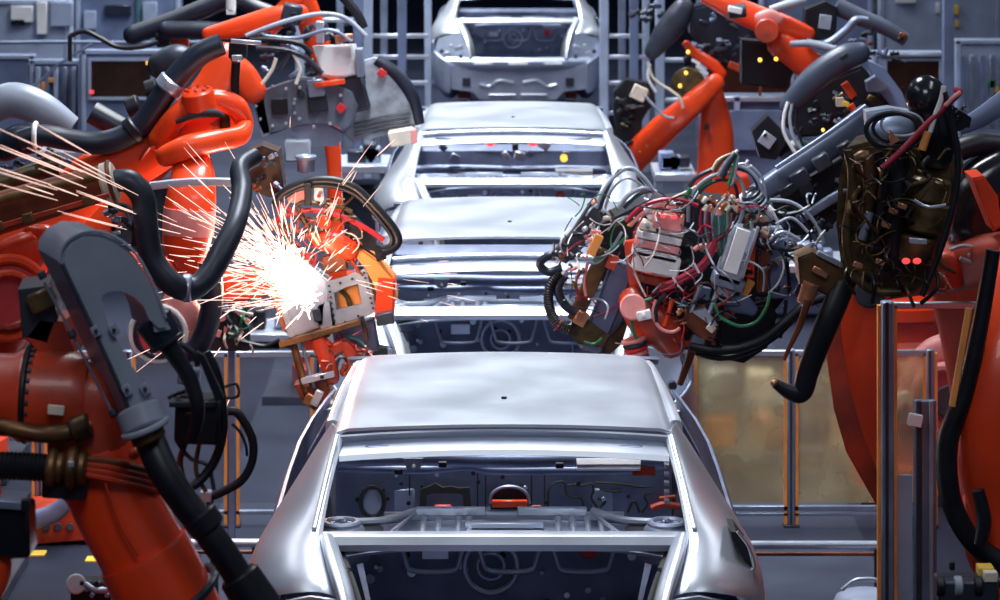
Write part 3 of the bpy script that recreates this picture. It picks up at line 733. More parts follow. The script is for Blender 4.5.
M(Y).limb("192,160,-.15 193,180,-.3 190,210,-.35 187,245,-.35 189,268,-.35", [18, 22, 25, 23, 13], flat=.8, n=3).build('hanging_link', ORANGE, t)
M(Y).sweep("190,208,-.355 188.5,226,-.355 188,234,-.355", [25.6, 25.2, 24.8], flat=.82, n=3, seg=20).build('pale_red_band', PINK, t)
M(Y).limb("176,300,-.4 192,322,-.4 176,334,-.4", [14, 14, 12]).build('axis_housing', PINK, t)
wh = M(Y).cyl("156,332,-.45 156,332,-.2", 24).build('red_wheel', RED, t)
M(Y).ring("158,334,-.45", (0, 1, 0), 27, 3).build('white_ring', WHITE, wh)
M(Y).ring("158,334,-.46", (0, 1, 0), 21, 3).build('dark_ring', NAVY, wh)
M(Y).sweep("210,262,-.5 212,300,-.5 206,330,-.5 194,350,-.5 170,356,-.5", [11, 11, 11, 10, 9], seg=14).build('hanging_hose', NAVY, t)
M(Y).sweep("150,186,-.5 190,182,-.5 236,182,-.5", [4, 4, 4], n=4).build('pale_bar', ALU, t)

# ================================================================== robot holding the grey gripper
Y = 18.4
t = thing('handling_robot', 'orange handling robot carrying a riveted grey gripper plate and white box', 'robot', base_loc(215, Y), 'orange handling robots')
pedestal(t, base_loc(-60, Y)[0], Y, .9)
M(Y).limb("-60,420 20,300 120,190 200,105 226,56", [30, 28, 25, 20, 15], flat=.8).build('upper_arm', ORANGE, t)
M(Y).limb("222,62 240,74 254,92", [14, 15, 13], flat=.8).build('elbow_link', ORANGE, t)
M(Y).limb("208,34,.3 245,26,.3 275,18,.3 300,14,.3", [7, 11, 12, 10], flat=.8).build('forearm', ORANGE, t)
M(Y).box("292,14,.25", 20, 20, 20, ang=10).build('wrist_block', GREYD, t)
g = M(Y).prism("252,97 266,90 282,84 300,78 318,78 336,84 352,92 358,106 352,126 344,132 336,124 322,121 306,122 290,128 274,134 262,136 257,118", (0, .12, 0), 2).build('gripper_plate', mat('gripper_grey', (.13, .155, .21), .3, .42, .2, 10), t)
M(Y).box("280,106,-.01", 16, 15, 6, ang=-4).build('recess', BLACK, g)
M(Y).box("318,103,-.01", 19, 17, 6, ang=-8).build('window_hole', HOLE, g)
M(Y).box("316,88,-.02", 16, 17, 8, ang=-8).build('steel_clip', ALUD, g)
M(Y).bolts("318,103,-.015", (0, -1, 0), 24, 1.8, 9, .015).bolts("276,106,-.015", (0, -1, 0), 20, 1.6, 9, .015).build('rivets', ALU, g)
M(Y).cyl("301,94,-.02 301,94,.0", 4).build('bore', HOLE, g)
M(Y).box("341,108,-.02", 8, 8, 5, ang=40).build('red_mark', RED, g)
M(Y).prism("254,96 262,92 270,134 262,138", (0, .2, 0)).build('edge_bar', ALUD, g)
p2 = M(Y).prism("362,62,.1 374,58,.1 388,64,.1 404,84,.1 414,106,.1 416,124,.1 404,130,.1 390,134,.1 372,138,.1 352,142,.1 344,134,.1 356,116,.1 366,98,.1 368,80,.1", (0, .1, 0), 2).build('pale_shield', mat('scuffed_grey', (.30, .33, .38), .3, .5, .4, 12), t)
for k_ in range(4): M(Y).sweep("354,%f,.09 372,%f,.09 390,%f,.09 410,%f,.09" % (124+4*k_, 119+4*k_, 115+4*k_, 112+4*k_), .9, seg=6, k=3).build('weld_seam', GREYD, p2)
M(Y).box("382,73,.08", 8, 7, 5, ang=35).build('red_mark', RED, p2)
M(Y).box("402,137,.02", 26, 16, 20, ang=-10).build('pale_foot', CREAM, p2)
M(Y).box("414,136,.0", 6, 14, 14, ang=-10).build('pink_pad', PINK, p2)
M(Y).prism("312,46 352,44 358,74 340,78 322,76", (3, .16, -2), 2).build('white_box', WHITE, t)
M(Y).box("360,62,-.02", 8, 28, 20, ang=-4).build('box_side', ALUD, t)
M(Y).box("330,83,-.03", 30, 5, 10, ang=-8).build('orange_tab', ORANGE, t)
M(Y).box("345,96,.12", 46, 36, 30, ang=-15).build('tool_body', NAVY, t)
M(Y).sweep("376,60,.12 396,74,.12 412,96,.12 420,124,.12", [6, 7, 7, 5]).build('back_hose', NAVY, t)
for q, r, m_ in (("246,36,-.1 266,28,-.1 290,20,-.1 320,14,-.1 345,18,-.1 366,36,-.1", 2.5, GREYC), ("250,40,-.1 275,40,-.1 300,44,-.1 312,54,-.1", 3, BLACK), ("256,48,-.1 284,50,-.1 306,58,-.1 322,74,-.1", 3, NAVY), ("292,52,-.1 300,68,-.1 296,84,-.1", 2, CREAM),
               ("276,72,-.1 284,62,-.1 290,50,-.1", 3, NAVY), ("266,36,-.08 296,38,-.08 330,30,-.08 352,42,-.08", 2, ALUD), ("340,-6,.2 356,12,.2 364,28,.2", 5, BLACK), ("262,84,-.1 272,70,-.1 276,58,-.1", 2, CREAM)):
    M(Y).sweep(q, r, seg=8).build('tool_cable', m_, t)
for k_ in range(22):
    x = R.uniform(262, 365); y = R.uniform(20, 76) 
    M(Y).fit("%f,%f,%f" % (x, y, R.uniform(.06, .3)), R.uniform(6, 18), R.uniform(6, 16), 14, ang=R.uniform(-40, 40)).build('tool_fitting', R.choice((NAVY, GREYD, BLACK, NAVY, ALUD, BLUEG, GREYD)), t)
M(Y).box("344,38,-.05", 18, 7, 8, ang=-8).build('tan_block', COPPER, t)
M(Y).box("320,32,.0", 8, 22, 10).build('pale_post', ALU, t)
M(Y).box("298,150,.02", 26, 22, 20, ang=0).build('lower_block', GREYC, t)
M(Y).prism("290,128,.03 322,122,.03 344,134,.03 338,146,.03 300,146,.03", (0, .1, 0)).build('under_plate', ALUD, t)

# ================================================================== top left robot cylinders
Y = 20.0
t = thing('handling_robot', 'dark pipe-armed robot above the bent hose at the top edge', 'robot', base_loc(332, Y), 'orange handling robots')
pedestal(t, base_loc(332, Y)[0], Y+.6, .7, .25)
M(Y).limb("-20,100 20,60 70,40 100,36", [20, 18, 16, 12], flat=.9).build('lower_arm', GREYD, t) if False else None
M(Y).limb("332,400,.5 335,300,.3 335,205,.3 333,150,.3 322,60,.3 285,-30,.2 240,-24,.1 228,-4", [24, 14, 8, 8, 12, 14, 12, 9], flat=.9).build('upper_arm', ORANGE, t)
M(Y).sweep("132,35 170,22 205,8 232,-4", [10, 10, 10, 10], seg=16, round_=True).build('upper_pipe', NAVY, t)
M(Y).sweep("166,30,-.1 205,30,-.1 240,32,-.1 264,36,-.1", [9, 9, 9, 8], seg=16, round_=True).build('lower_pipe', NAVY, t)
M(Y).cyl("156,38 170,36", 10).build('pipe_end', BLACK, t)
M(Y).sweep("230,-6,-.1 248,4,-.1 268,12,-.1 286,16,-.1", [9, 8, 8, 6], seg=12).build('short_pipe', NAVY, t)
M(Y).cyl("231,-2,-.2 231,10,-.2", 5).box("231,12,-.2", 9, 5, 8).build('pale_coupler', WHITE, t)
M(Y).sweep("70,36,-.2 84,31,-.2 100,38,-.2 118,47,-.2 140,47,-.2 158,42,-.2", 2.6, seg=8).build('slack_cable', BLACK, t)
M(Y).box("70,48,-.2", 4, 26, 5).build('cable_post', BLACK, t)
M(Y).limb("262,36,.2 276,20,.2 296,-2,.2", [10, 10, 10], flat=.8).build('second_arm', ORANGE, t)
M(Y).box("180,42,.1", 18, 16, 14).build('red_joint', ORANGED, t)

# ================================================================== the sparking weld gun
Y = 14.9
t = thing('welding_gun', 'sparking spot welding gun with perforated steel plate and orange cover', 'welding gun', base_loc(180, Y))
pedestal(t, base_loc(-110, Y)[0], Y+.9, .8)
M(Y).limb("-110,500,.9 -70,380,.8 0,300,.6 80,268,.4 160,272,.3 230,286,.15 300,268,.1", [34, 30, 26, 18, 16, 16, 18], flat=.8).build('carrier_arm', ORANGED, t)
pl_ = M(Y).frame("326,282 346,276 366,268 371,290 376,312 354,322 333,331 330,306", "334,293 346,287 358,284 360,294 362,304 349,307 336,310 335,301", (2, .03, 0)).build('perforated_plate', GREYC, t)
for i in range(8):
    for (x0_, y0_, x1_, y1_) in ((329, 286, 335, 326), (364, 273, 373, 308)):
        f_ = i/7; M(Y).cyl("%f,%f,-.012 %f,%f,.002" % (x0_+(x1_-x0_)*f_, y0_+(y1_-y0_)*f_, x0_+(x1_-x0_)*f_, y0_+(y1_-y0_)*f_), 1.2, None, 8).build('plate_hole', HOLE, pl_)
for x, y in ((340, 283), (352, 279), (345, 322), (358, 316)): M(Y).cyl("%f,%f,-.012 %f,%f,.002" % (x, y, x, y), 1.2, None, 8).build('plate_hole', HOLE, pl_)
M(Y).box("348,297,.08", 26, 22, 12, ang=-15).build('amber_coil', AMBER, t)
M(Y).sweep("340,290,.04 347,297,.04 350,306,.04", 2.5).build('coil_wire', OLIVE, t)
p3 = M(Y).prism("318,306 330,300 336,326 322,330 314,318", (1, .05, 0)).build('switch_plate', ALU, t)
M(Y).box("317,315,-.01", 8, 12, 5, ang=-12).build('switch', GREYD, p3)
cv = M(Y).prism("346,246 362,249 378,260 394,278 397,300 386,308 378,300 374,280 366,266 352,256", (0, .16, 0), 2).build('orange_cover', AMBER, t)  # amber colour stands for the lit top of the orange cover
M(Y).prism("378,278,-.01 395,279,-.01 394,322,-.01 384,326,-.01 374,318,-.01", (0, .18, 0), 2).build('cover_side', ORANGE, cv)
M(Y).box("385,318,-.04", 18, 12, 14, ang=-10).build('dark_pad', GREYD, cv)
M(Y).prism("366,270,.02 376,282,.02 376,310,.02 370,312,.02", (0, .14, 0)).build('inner_shade_plate', BRONZE, cv)  # dark bronze stands for the shade inside the cover
tr = M(Y).prism("264,268 300,258 328,280 324,326 292,338 284,332", (0, .12, 0), 2).build('transformer', ALU, t)
M(Y).box("283,302,-.02", 6, 72, 8, ang=-14).build('steel_edge', ALU, tr)
M(Y).box("276,296,.02", 5, 70, 10, ang=-14).build('copper_edge', COPPER, tr)
M(Y).box("320,333,-.02", 84, 6, 12, ang=-16).build('base_bar', BRONZE, t)
for a_, b_, r, m_ in (("292,338", "306,392", 4, BRONZE), ("300,336", "314,388", 2, ALUD), ("336,326", "338,332", 3, BRONZE), ("362,316", "367,340", 2, BRONZE)):
    M(Y).cyl(a_+" "+b_, r, None, 14).build('guide_rod', m_, t)
b1 = M(Y).box("318,377,-.02", 34, 6, 10, ang=-14).build('clamp_bar', ALU, t)
M(Y).box("322,377,-.05", 4, 3, 3).build('screw', HOLE, b1)
M(Y).limb("318,338,.0 326,356,.0 332,378,.0", [8, 9, 8], flat=.9).build('copper_shank', ORANGED, t)
M(Y).limb("330,352 344,346 352,362 344,372", [6, 7, 7, 5]).build('shank_elbow', ORANGED, t)
ja = M(Y).prism("294,386 326,378 332,396 316,408 308,404 300,398", (0, .14, 0), 2).build('lower_jaw', BROWN, t)
M(Y).box("306,384,-.02", 6, 5, 4).build('copper_nut', COPPER, ja)
M(Y).box("312,401,-.02", 16, 12, 10, ang=30).build('tip_holder', BRONZE, ja)
M(Y).box("317,398,-.05", 8, 16, 8, ang=25).build('steel_tip', ALU, ja)
for q, m_ in (("340,338 352,344 362,350 372,352", MAROON), ("336,352 350,350 366,350", PINK), ("346,336 358,340 366,348", TEAL), ("352,356 362,354 370,358", MAROON)):
    M(Y).sweep(q, 1.6, seg=8).build('tip_cable', m_, t)
M(Y).box("377,356,.05", 22, 16, 14, ang=-6).build('sensor_block', GREYD, t); M(Y).cyl("375,354,-.05 375,354,.03", 2.6).build('sensor_eye', BLACKG, t)
M(Y).box("356,338,.1", 44, 34, 20, ang=-10).build('shank_body', ALUD, t)
wires(t, Y, (326, 332, 380, 372), 12, (MAROON, TEAL, PINK, BROWN, GREYC), L=(8, 22), d=(-.06, .02))
for k_ in range(14): M(Y).fit("%f,%f,-.02" % (R.uniform(318, 366), R.uniform(334, 376)), R.uniform(5, 10), R.uniform(5, 10), 8, ang=R.uniform(-50, 50)).build('shank_fitting', R.choice((BROWN, ORANGED, BRONZE, GREYD)), t)
M(Y).prism("246,152,.1 262,146,.1 278,152,.1 284,188,.1 270,198,.1 254,192,.1 244,172,.1", (0, .2, 0), 2).build('hose_manifold', mat('sooty_brown', (.035, .018, .012), .2, .45, .4, 10), t)
for k_ in range(10): M(Y).fit("%f,%f,.06" % (R.uniform(250, 278), R.uniform(152, 190)), R.uniform(6, 12), R.uniform(5, 10), 8, ang=R.uniform(-50, 50)).build('manifold_fitting', R.choice((BLACK, GREYD, BROWN, ALUD)), t)
M(Y).cyl("306,156,.1 306,172,.1", 9).ring("306,157,.1", (0, 0, 1), 9, 2).build('steel_cup', ALUD, t)
# looping black hoses over the gun
for q, r in (("274,206 284,192 306,182 330,180 352,186 368,199 384,216 396,232 398,243 390,250 382,252", 4.2), ("278,200 300,188 326,185 350,191 366,203 380,219 392,236 390,246 381,248", 3.0), ("396,236 397,246 388,253 380,255", 2.2)):
    M(Y).sweep(q, r, seg=10, k=8).build('loop_hose', BLACK, t)
M(Y).box("380,252,.03", 10, 16, 12, ang=-15).build('hose_block', BLACK, t)
M(Y).prism("350,214 362,226 376,240 376,252 362,248 350,240", (0, .1, 0)).build('black_cover', BLACK, t)
M(Y).prism("286,192 304,186 306,200 296,204 288,202", (0, .04, 0), 1).build('pale_red_plate', PINK, t)
w_ = M(Y).prism("314,186 322,184 324,200 322,206 314,204", (0, .04, 0), 1).build('white_bracket', WHITE, t)
M(Y).cyl("319,196,-.02 319,196,.0", 2).build('red_cap', RED, w_)
M(Y).box("308,194,-.02", 7, 22, 8).build('black_bar', BLACK, t)
M(Y).sweep("296,206 304,202 320,204 338,206 352,212", 2.2, seg=8).build('grey_pipe', OLIVE, t)
M(Y).sweep("298,208 304,220 312,232 320,244", 3, seg=8).build('bent_pipe', OLIVE, t)
M(Y).cyl("312,232,-.03 321,246,-.03", 4.2).build('copper_sleeve', COPPER, t)
M(Y).sweep("336,208 346,204 354,195 350,200", 1.4, seg=6).build('green_wire', OLIVE, t)
M(Y).cyl("324,222,-.03 324,222,.05", 6).ring("324,222,-.03", (0, 1, 0), 6, 1.2).build('orange_button', ORANGE, t)
M(Y).sweep("270,224 290,214 312,210 336,214 362,226 384,240", 2.6, seg=8).build('red_hose', RED, t)
M(Y).limb("320,240 336,244 350,250", [9, 11, 10]).build('orange_knuckle', ORANGE, t)
for k_ in range(46):
    x = R.uniform(262, 352); y = R.uniform(212, 262)
    if k_ % 3 == 0:
        M(Y).sweep("%f,%f %f,%f %f,%f" % (x, y, x+R.uniform(4, 16), y+R.uniform(-8, 10), x+R.uniform(10, 30), y+R.uniform(-6, 18)), R.uniform(1, 2.2), seg=8).build('gun_wire', R.choice((RED, ORANGED, OLIVE, BRONZE, BROWN)), t)
    else:
        M(Y).fit("%f,%f,%f" % (x, y, R.uniform(0, .12)), R.uniform(4, 13), R.uniform(4, 11), 10, ang=R.uniform(-50, 50)).build('gun_fitting', R.choice((ORANGED, BROWN, BRONZE, ORANGE, RED, COPPER, GREYD)), t)
wires(t, Y, (264, 205, 356, 262), 26, (RED, OLIVE, BRONZE, ORANGED, BLACK, CREAM), d=(-.08, 0))
M(Y).box("335,262,.03", 24, 18, 16, ang=-10).build('brown_block', BROWN, t)
# white-hot spark burst
def spikes(name, Y, n, gen, material):
    m = M(Y)
    for i in range(n):
        cx, cy, a, r0, r1, w0, dy = gen(i)
        p = P(cx+r0*math.cos(a), cy+r0*math.sin(a), Y+dy*r0*.003); q = P(cx+r1*math.cos(a), cy+r1*math.sin(a)+.0008*(r1-r0)**2, Y+dy*r1*.003)
        m.sweep([p, (p+q)/2, q], [w0*.5, w0, w0*.3], seg=4, k=1)
    return m.build(name, material)
def arc_line(): f = R.random(); return 284+24*f+R.gauss(0, 5), 252+52*f+R.gauss(0, 4)
def far(i):
    cx, cy = arc_line()
    a = R.choice((math.pi+R.gauss(.35, .30), math.pi+R.gauss(.35, .30), math.pi+R.gauss(.1, .5), math.pi+R.gauss(.7, .35), -R.uniform(.6, 2.6)))
    r0 = R.uniform(14, 60) if i % 3 else abs(R.gauss(0, 70))+14; L = R.expovariate(1/11)+5
    return cx, cy, a, r0, r0+L*(.8+r0/160), R.uniform(.3, .75), R.uniform(-9, .3)
sp = spikes('welding_sparks', 14.5, 560, far, SPARK)
tag(sp, 'pale pink streaks of welding sparks flying from the gun', 'sparks', kind='stuff')
def longs(i):
    a = math.pi+.42+R.gauss(0, .10); r0 = R.uniform(140, 260)
    return 290, 280, a, r0, r0+R.uniform(20, 100), R.uniform(.35, .6), R.uniform(-7, -6)
s2 = spikes('flying_sparks', 14.5, 22, longs, SPARK); tag(s2, 'long thin spark streaks crossing the rusty beam and bent hose', 'sparks', kind='stuff')
def falls(i):
    a = R.uniform(-.05, .42); r0 = R.uniform(50, 150); return 300, 268, a, r0, r0+R.uniform(8, 34), R.uniform(.3, .6), R.uniform(-.3, .3)
s3 = spikes('falling_sparks', 14.4, 20, falls, SPARK); tag(s3, 'few spark streaks falling over the boot of the second car', 'sparks', kind='stuff')
def core(i):
    cx, cy = arc_line(); a = R.choice((R.uniform(0, 6.28), math.pi+R.gauss(.3, .7))); L = R.uniform(5, 17)*(1.6 if math.pi*.7 < a < math.pi*1.5 and i % 3 == 0 else 1)
    return cx, cy, a, 0, L, R.uniform(.8, 2.0), R.uniform(-.8, .8)
s4 = spikes('arc_burst', 14.62, 260, core, FLASH)
tag(s4, 'white-hot burst at the electrode of the sparking gun', 'sparks', kind='stuff')
# ================================================================== near robot on the right with the dark gun head
Y = 12.3
t = thing('welding_robot', 'near orange robot with hanging link and oily dark gun head', 'robot', base_loc(1040, Y), 'orange welding robots')
pedestal(t, base_loc(1130, Y)[0], Y-.9, 1.1)
M(Y).limb("1034,235,-.6 1024,300,-.7 1009,380,-.8 1000,450,-.8 1006,520,-.8 1050,640,-.8", [26, 38, 43, 43, 30, 36], flat=.9, n=3).build('main_arm', ORANGE, t)
M(Y).limb("975,500,-.75 985,545,-.75 1005,580,-.75", [12, 20, 24]).build('arm_foot', ORANGED, t)
M().limb([P(1040, 625, 11.5), (2.2, 11.4, .85), (2.42, 11.4, .8)], [.14, .2, .24], flat=.9).build('shoulder', ORANGE, t)
M(Y).sweep("993,250,-.9 981,320,-.9 966,390,-.9 948,440,-.9 949,490,-.9 962,526,-.9 984,552,-.9 1010,566,-.9", [7, 8, 9, 10, 10, 10, 10, 10], seg=14).build('arm_hose', BLACK, t)
M(Y).sweep("978,490,-1. 984,520,-1. 980,545,-1.", [6, 7, 6]).build('short_hose', BLACK, t)
ul = M(Y).limb("1020,256,-.5 960,264,-.2 905,274,.2 862,284,.3", [25, 24, 22, 20], flat=.9, n=3).build('forearm', mat('shaded_orange', (.26, .026, .010), 0, .45, .4, 5), t)  # darker orange carries the shade on the forearm
M(Y).limb("936,262,-.3 950,266,-.3 955,282,-.3", [9, 14, 8]).build('forearm_pad', ORANGED, ul)
M(Y).sweep("935,288,-.36 944,290,-.36 948,284,-.36", 1.5, seg=6).build('mark', BROWN, ul)
M(Y).prism("838,286 870,276 890,290 890,470 890,518 888,516 878,470 862,432 851,392 842,340", (16, .45, 0), 3, 3).build('hanging_link', ORANGE, t)
M(Y).prism("824,304,.05 840,300,.02 843,340,.02 852,392,.02 863,432,.02 879,470,.02 890,518,.02 884,520,.05 846,452,.05 834,410,.05 827,360,.05", (14, .4, 0), 2).build('link_side', ORANGED, t)  # darker orange paints the shaded left side of the link
M(Y).cyl("878,292,-.18 872,292,.3", 3).cyl("870,292,-.02 870,292,.3", 16).build('link_pin', GREYD, t)
M(Y).limb("1010,172,-.2 985,190,-.2 972,215,-.2 990,250,-.2", [28, 32, 32, 30], flat=.9).build('wrist_housing', BLACKG, t)
M(Y).prism("972,178,-.62 984,176,-.62 998,196,-.62 1002,226,-.62 994,232,-.62 986,212,-.62", (0, .2, 0), 2).build('orange_patch', ORANGE, t)
M(Y).sweep("955,152,-.2 980,144,-.2 1010,146,-.2", [11, 11, 10], seg=14, round_=True).build('black_pipe', BLACK, t)
M(Y).sweep("958,128,.2 980,118,.2 1012,96,.2", [8, 10, 12], flat=.6).build('pale_guard', BLUEG, t)
for q in ("950,250,-.4 964,246,-.4 978,250,-.4 968,256,-.4", "960,258,-.4 970,262,-.4 976,260,-.4"): M(Y).sweep(q, 2, seg=8).build('grey_lever', GREYC, t)
# gun head
Y = 11.2
hd = M(Y).prism("846,148 868,142 905,152 952,152 956,176 950,215 944,246 930,276 916,292 884,292 856,284 840,262 836,225 838,180", (22, .35, 0), 5, 2).build('gun_head', OLIVE, t)
def hp(q): return q
M(Y).ball("926,98", 22, (.95, .9, 1.05)).build('black_dome', BLACKG, hd)
M(Y).limb("926,100 934,130 936,156", [19, 20, 17]).build('dome_neck', BLACKG, hd)
M(Y).prism("940,98,-.02 956,108,-.02 972,118,-.02 970,128,-.02 962,128,-.02 948,136,-.02 942,124,-.02", (0, .12, 0), 2).build('claw_bracket', BLACK, hd)
for k_ in range(6): M(Y).fit("%f,%f,-.05" % (948+R.uniform(0, 20), 106+R.uniform(0, 22)), 6, 5, 6, ang=R.uniform(-40, 40)).build('claw_fitting', R.choice((BLACK, OLIVE, BLACKG)), hd)
M(Y).ball("895,132,.1", 24, (1.3, .8, .75)).build('grey_dome', ALUD, hd)
M(Y).prism("866,112,.3 890,108,.3 914,112,.3 922,130,.3 900,140,.3 868,134,.3", (0, .1, 0), 2).build('steel_cap', ALU, hd)
M(Y).prism("890,130,-.16 900,140,-.16 890,146,-.16", (0, .03, 0)).build('tan_wedge', COPPER, hd)
for rx, ry, cx, cy, a0, r in ((27, 17, 893, 130, .1, 2.6), (24, 14, 897, 128, .3, 2.0), (30, 19, 896, 132, 0, 1.6), (21, 12, 902, 124, .4, 1.4)):
    M(Y).sweep(" ".join("%f,%f,-.15" % (cx+rx*math.cos(a0+i*.5), cy+ry*math.sin(a0+i*.5)) for i in range(13)), r, seg=8, k=4).build('cable_loop', BLACK if r > 1.5 else GREYC, hd)
M(Y).sweep("930,132,-.2 935,116,-.2 941,100,-.2 944,86,-.2", 2.6, seg=10).build('white_tube', WHITE, hd)
M(Y).sweep("882,168,-.2 902,150,-.2 925,126,-.2 946,106,-.2 960,92,-.2 954,90,-.2", 3, seg=10).build('red_hose', MAROON, hd)
M(Y).sweep("945,106,-.22 953,98,-.22 961,92,-.22", 2.4, seg=8).build('pale_sleeve', PINK, hd)
M(Y).sweep("922,150,-.2 928,132,-.2", 4, seg=10).build('orange_sleeve', AMBER, hd)
M(Y).sweep("944,92,-.2 952,120,-.2 957,150,-.2 957,185,-.2 948,225,-.2 936,262,-.2 922,296,-.2", 3.2, seg=10).build('long_cable', BLACK, hd)
M(Y).sweep("848,150,-.1 852,175,-.1 850,205,-.1 846,235,-.1 852,270,-.1 872,290,-.1 900,292,-.1", 4.5, seg=10).build('dark_hose', OLIVE, hd)
M(Y).sweep("856,160,-.08 866,158,-.08 870,185,-.08 866,216,-.08", [6, 7, 7, 5], seg=12).build('bronze_column', BRONZE, hd)
M(Y).sweep("878,152,-.08 884,180,-.08 880,215,-.08 876,250,-.08", [5, 7, 6, 5]).build('dark_column', BLACK, hd)
M(Y).sweep("900,150,-.08 898,190,-.08 892,240,-.08 896,276,-.08", [9, 11, 10, 8]).build('dark_column', RED if False else BLACK, hd)
M(Y).cyl("870,212,-.1 862,240,-.1", 4.2).build('steel_rod', ALUD, hd)
M(Y).cyl("932,178,-.06 928,202,-.06", 20).build('motor_can', OLIVE, hd)
M(Y).cyl("930,203,-.06 926,232,-.06", 22).ring("930,205,-.06", (-.15, 0, -1), 20, 2.6).build('motor_can', OLIVE, hd)
M(Y).sweep("914,200,-.22 928,207,-.22 946,205,-.22", 1.8, seg=8).build('can_highlight', ALU, hd)  # bluish strip paints the highlight on top of the can
M(Y).cyl("918,236,-.08 914,262,-.08", 19).build('lower_can', BRONZE, hd)
M(Y).box("918,241,-.24", 17, 5, 6, ang=4).build('bright_plate', ALU, hd)
for x in (906, 917): M(Y).ball("%f,261,-.24" % x, 3.4, (1.2, .6, .9), 12).build('red_lamp', LAMPR, hd)
for x, y in ((893, 211), (886, 225), (902, 206), (880, 262), (858, 265)): M(Y).box("%f,%f,-.16" % (x, y), 9, 5, 6, ang=20).build('copper_contact', COPPER, hd)
for k_ in range(40):
    x = R.uniform(846, 944); y = R.uniform(155, 286)
    if k_ % 2: M(Y).fit("%f,%f,%f" % (x, y, R.uniform(-.08, .0)), R.uniform(5, 15), R.uniform(5, 20), 12, ang=R.uniform(-30, 30)).build('gun_fitting', R.choice((OLIVE, BLACK, BRONZE, OLIVE, GREYD, BLACK)), hd)
    else: M(Y).sweep("%f,%f,-.1 %f,%f,-.13 %f,%f,-.1" % (x, y, x+R.uniform(-12, 12), y+R.uniform(5, 18), x+R.uniform(-16, 16), y+R.uniform(16, 36)), R.uniform(1.2, 2.6), seg=8).build('gun_wire', R.choice((BLACK, OLIVE, BRONZE, BLACK)), hd)
wires(hd, Y, (846, 155, 944, 286), 40, (OLIVE, BLACK, BRONZE, OLIVE, BLACK), d=(-.24, -.1), name='gun_wire')
el = M(Y).prism("798,258 812,252 846,270 848,290 836,300 800,284", (0, .16, 0), 2).build('electrode_holder', BRONZE, hd)
M(Y).box("820,272,-.02", 16, 6, 6, ang=28).build('pale_insert', COPPER, el)
M(Y).box("828,258,-.0", 24, 5, 10, ang=28).build('steel_edge', ALU, el)
M(Y).cyl("812,283,-.0 804,304,-.0", 9, 8).build('copper_collar', COPPER, hd)
M(Y).limb("850,268,.05 832,312,.0 818,345,.0 808,372,.0 802,392,.0 790,392,.0 776,384,.0", [12, 12, 11.5, 11, 10, 8, 5], flat=.8, n=2.6).build('electrode_arm', BLACK, hd)
M(Y).ball("774,383,-.02", 4, (1, 1, .8), 12).build('copper_tip', COPPER, hd)
M(Y).sweep("808,300,-.04 800,325,-.04 790,346,-.04 784,360,-.04", [4, 3.4, 2.5, 2], seg=8).build('brown_rod', BROWN, hd)

# ================================================================== the cable-covered gun over the second car
Y = 15.0
t = thing('welding_gun', 'big spot welding gun tangled in cables with white valve blocks and a red clamp', 'welding gun', base_loc(1010, Y+1.2))
pedestal(t, base_loc(1010, Y+1.2)[0]+.3, Y+1.4, 1.0)
M(Y).limb("1000,540,1.3 985,400,1.2 960,290,1.1 930,200,.9 890,150,.7 850,138,.6", [40, 36, 32, 28, 24, 18], flat=.8).build('carrier_arm', ORANGED, t)
bm_ = M(Y).sweep("870,116,.5 830,146,.45 790,172,.4 756,196,.3", [14, 13, 12, 11], n=5, seg=16).build('grey_beam', mat('slate_beam', (.10, .12, .18), .4, .4, .2, 8), t)
M(Y).prism("772,202,.5 812,176,.5 852,152,.5 856,196,.5 828,232,.5 796,236,.5 776,222,.5", (0, .2, 0), 2).build('black_drive', BLACK, bm_)
for k_ in range(14): M(Y).fit("%f,%f,.46" % (R.uniform(786, 846), R.uniform(180, 226)), R.uniform(5, 12), R.uniform(4, 10), 8, ang=R.uniform(-50, 50)).build('drive_fitting', R.choice((BLACK, NAVY, GREYD, GREYC)), bm_)
M(Y).sweep("866,106,.42 826,135,.36 776,168,.3", [2.4, 2.4, 2.4], n=4).build('beam_edge', ALUD, bm_)
for x, y in ((846, 150), (822, 162), (800, 178), (806, 188), (788, 190)): M(Y).box("%f,%f,.3" % (x, y), R.uniform(12, 22), R.uniform(10, 18), 14, ang=-32).build('beam_valve', R.choice((BLACK, GREYD, NAVY)), bm_)
M(Y).sweep("800,220,.4 830,200,.4 850,190,.4", [4, 5, 5], n=4).build('lower_bar', ALUD, bm_)
core_ = M(Y).prism("600,225 640,205 700,200 752,205 786,228 792,290 760,330 700,352 655,346 628,318 600,280", (0, .3, 0), 3).build('gun_frame', BLACK, t)
def part(b, name, m_): return b.build(name, m_, t)
pd = part(M(Y).prism("591,203,-.15 607,212,-.15 586,245,-.15 566,264,-.15 552,254,-.15 572,232,-.15", (0, .08, 0), 1), 'side_plate', GREYD)
part(M(Y).sweep("624,262,-.1 610,300,-.1 590,350,-.1", [12, 12, 11], n=5), 'slate_bar', BLUEG)
part(M(Y).sweep("614,262,-.12 600,300,-.12 580,346,-.12", [3, 3, 3], n=5), 'slate_rail', ALUD)
part(M(Y).sweep("634,268,-.0 618,312,-.0 598,352,-.0", [8, 8, 8], n=5), 'slate_bar', ALUD)
part(M(Y).sweep("606,250,-.14 590,285,-.14 574,320,-.14", [7, 8, 7], n=5), 'olive_bar', BRONZE)
part(M(Y).prism("572,322,-.16 586,318,-.16 610,336,-.16 602,348,-.16 578,344,-.16 568,332,-.16", (0, .1, 0), 1), 'elbow_plate', OLIVE)
part(M(Y).prism("608,340,-.1 628,322,-.1 622,344,-.1 604,360,-.1 592,366,-.1", (0, .08, 0), 1), 'brown_wedge', BRONZE)
part(M(Y).box("581,318,-.18", 12, 14, 10, ang=30), 'copper_joint', COPPER)
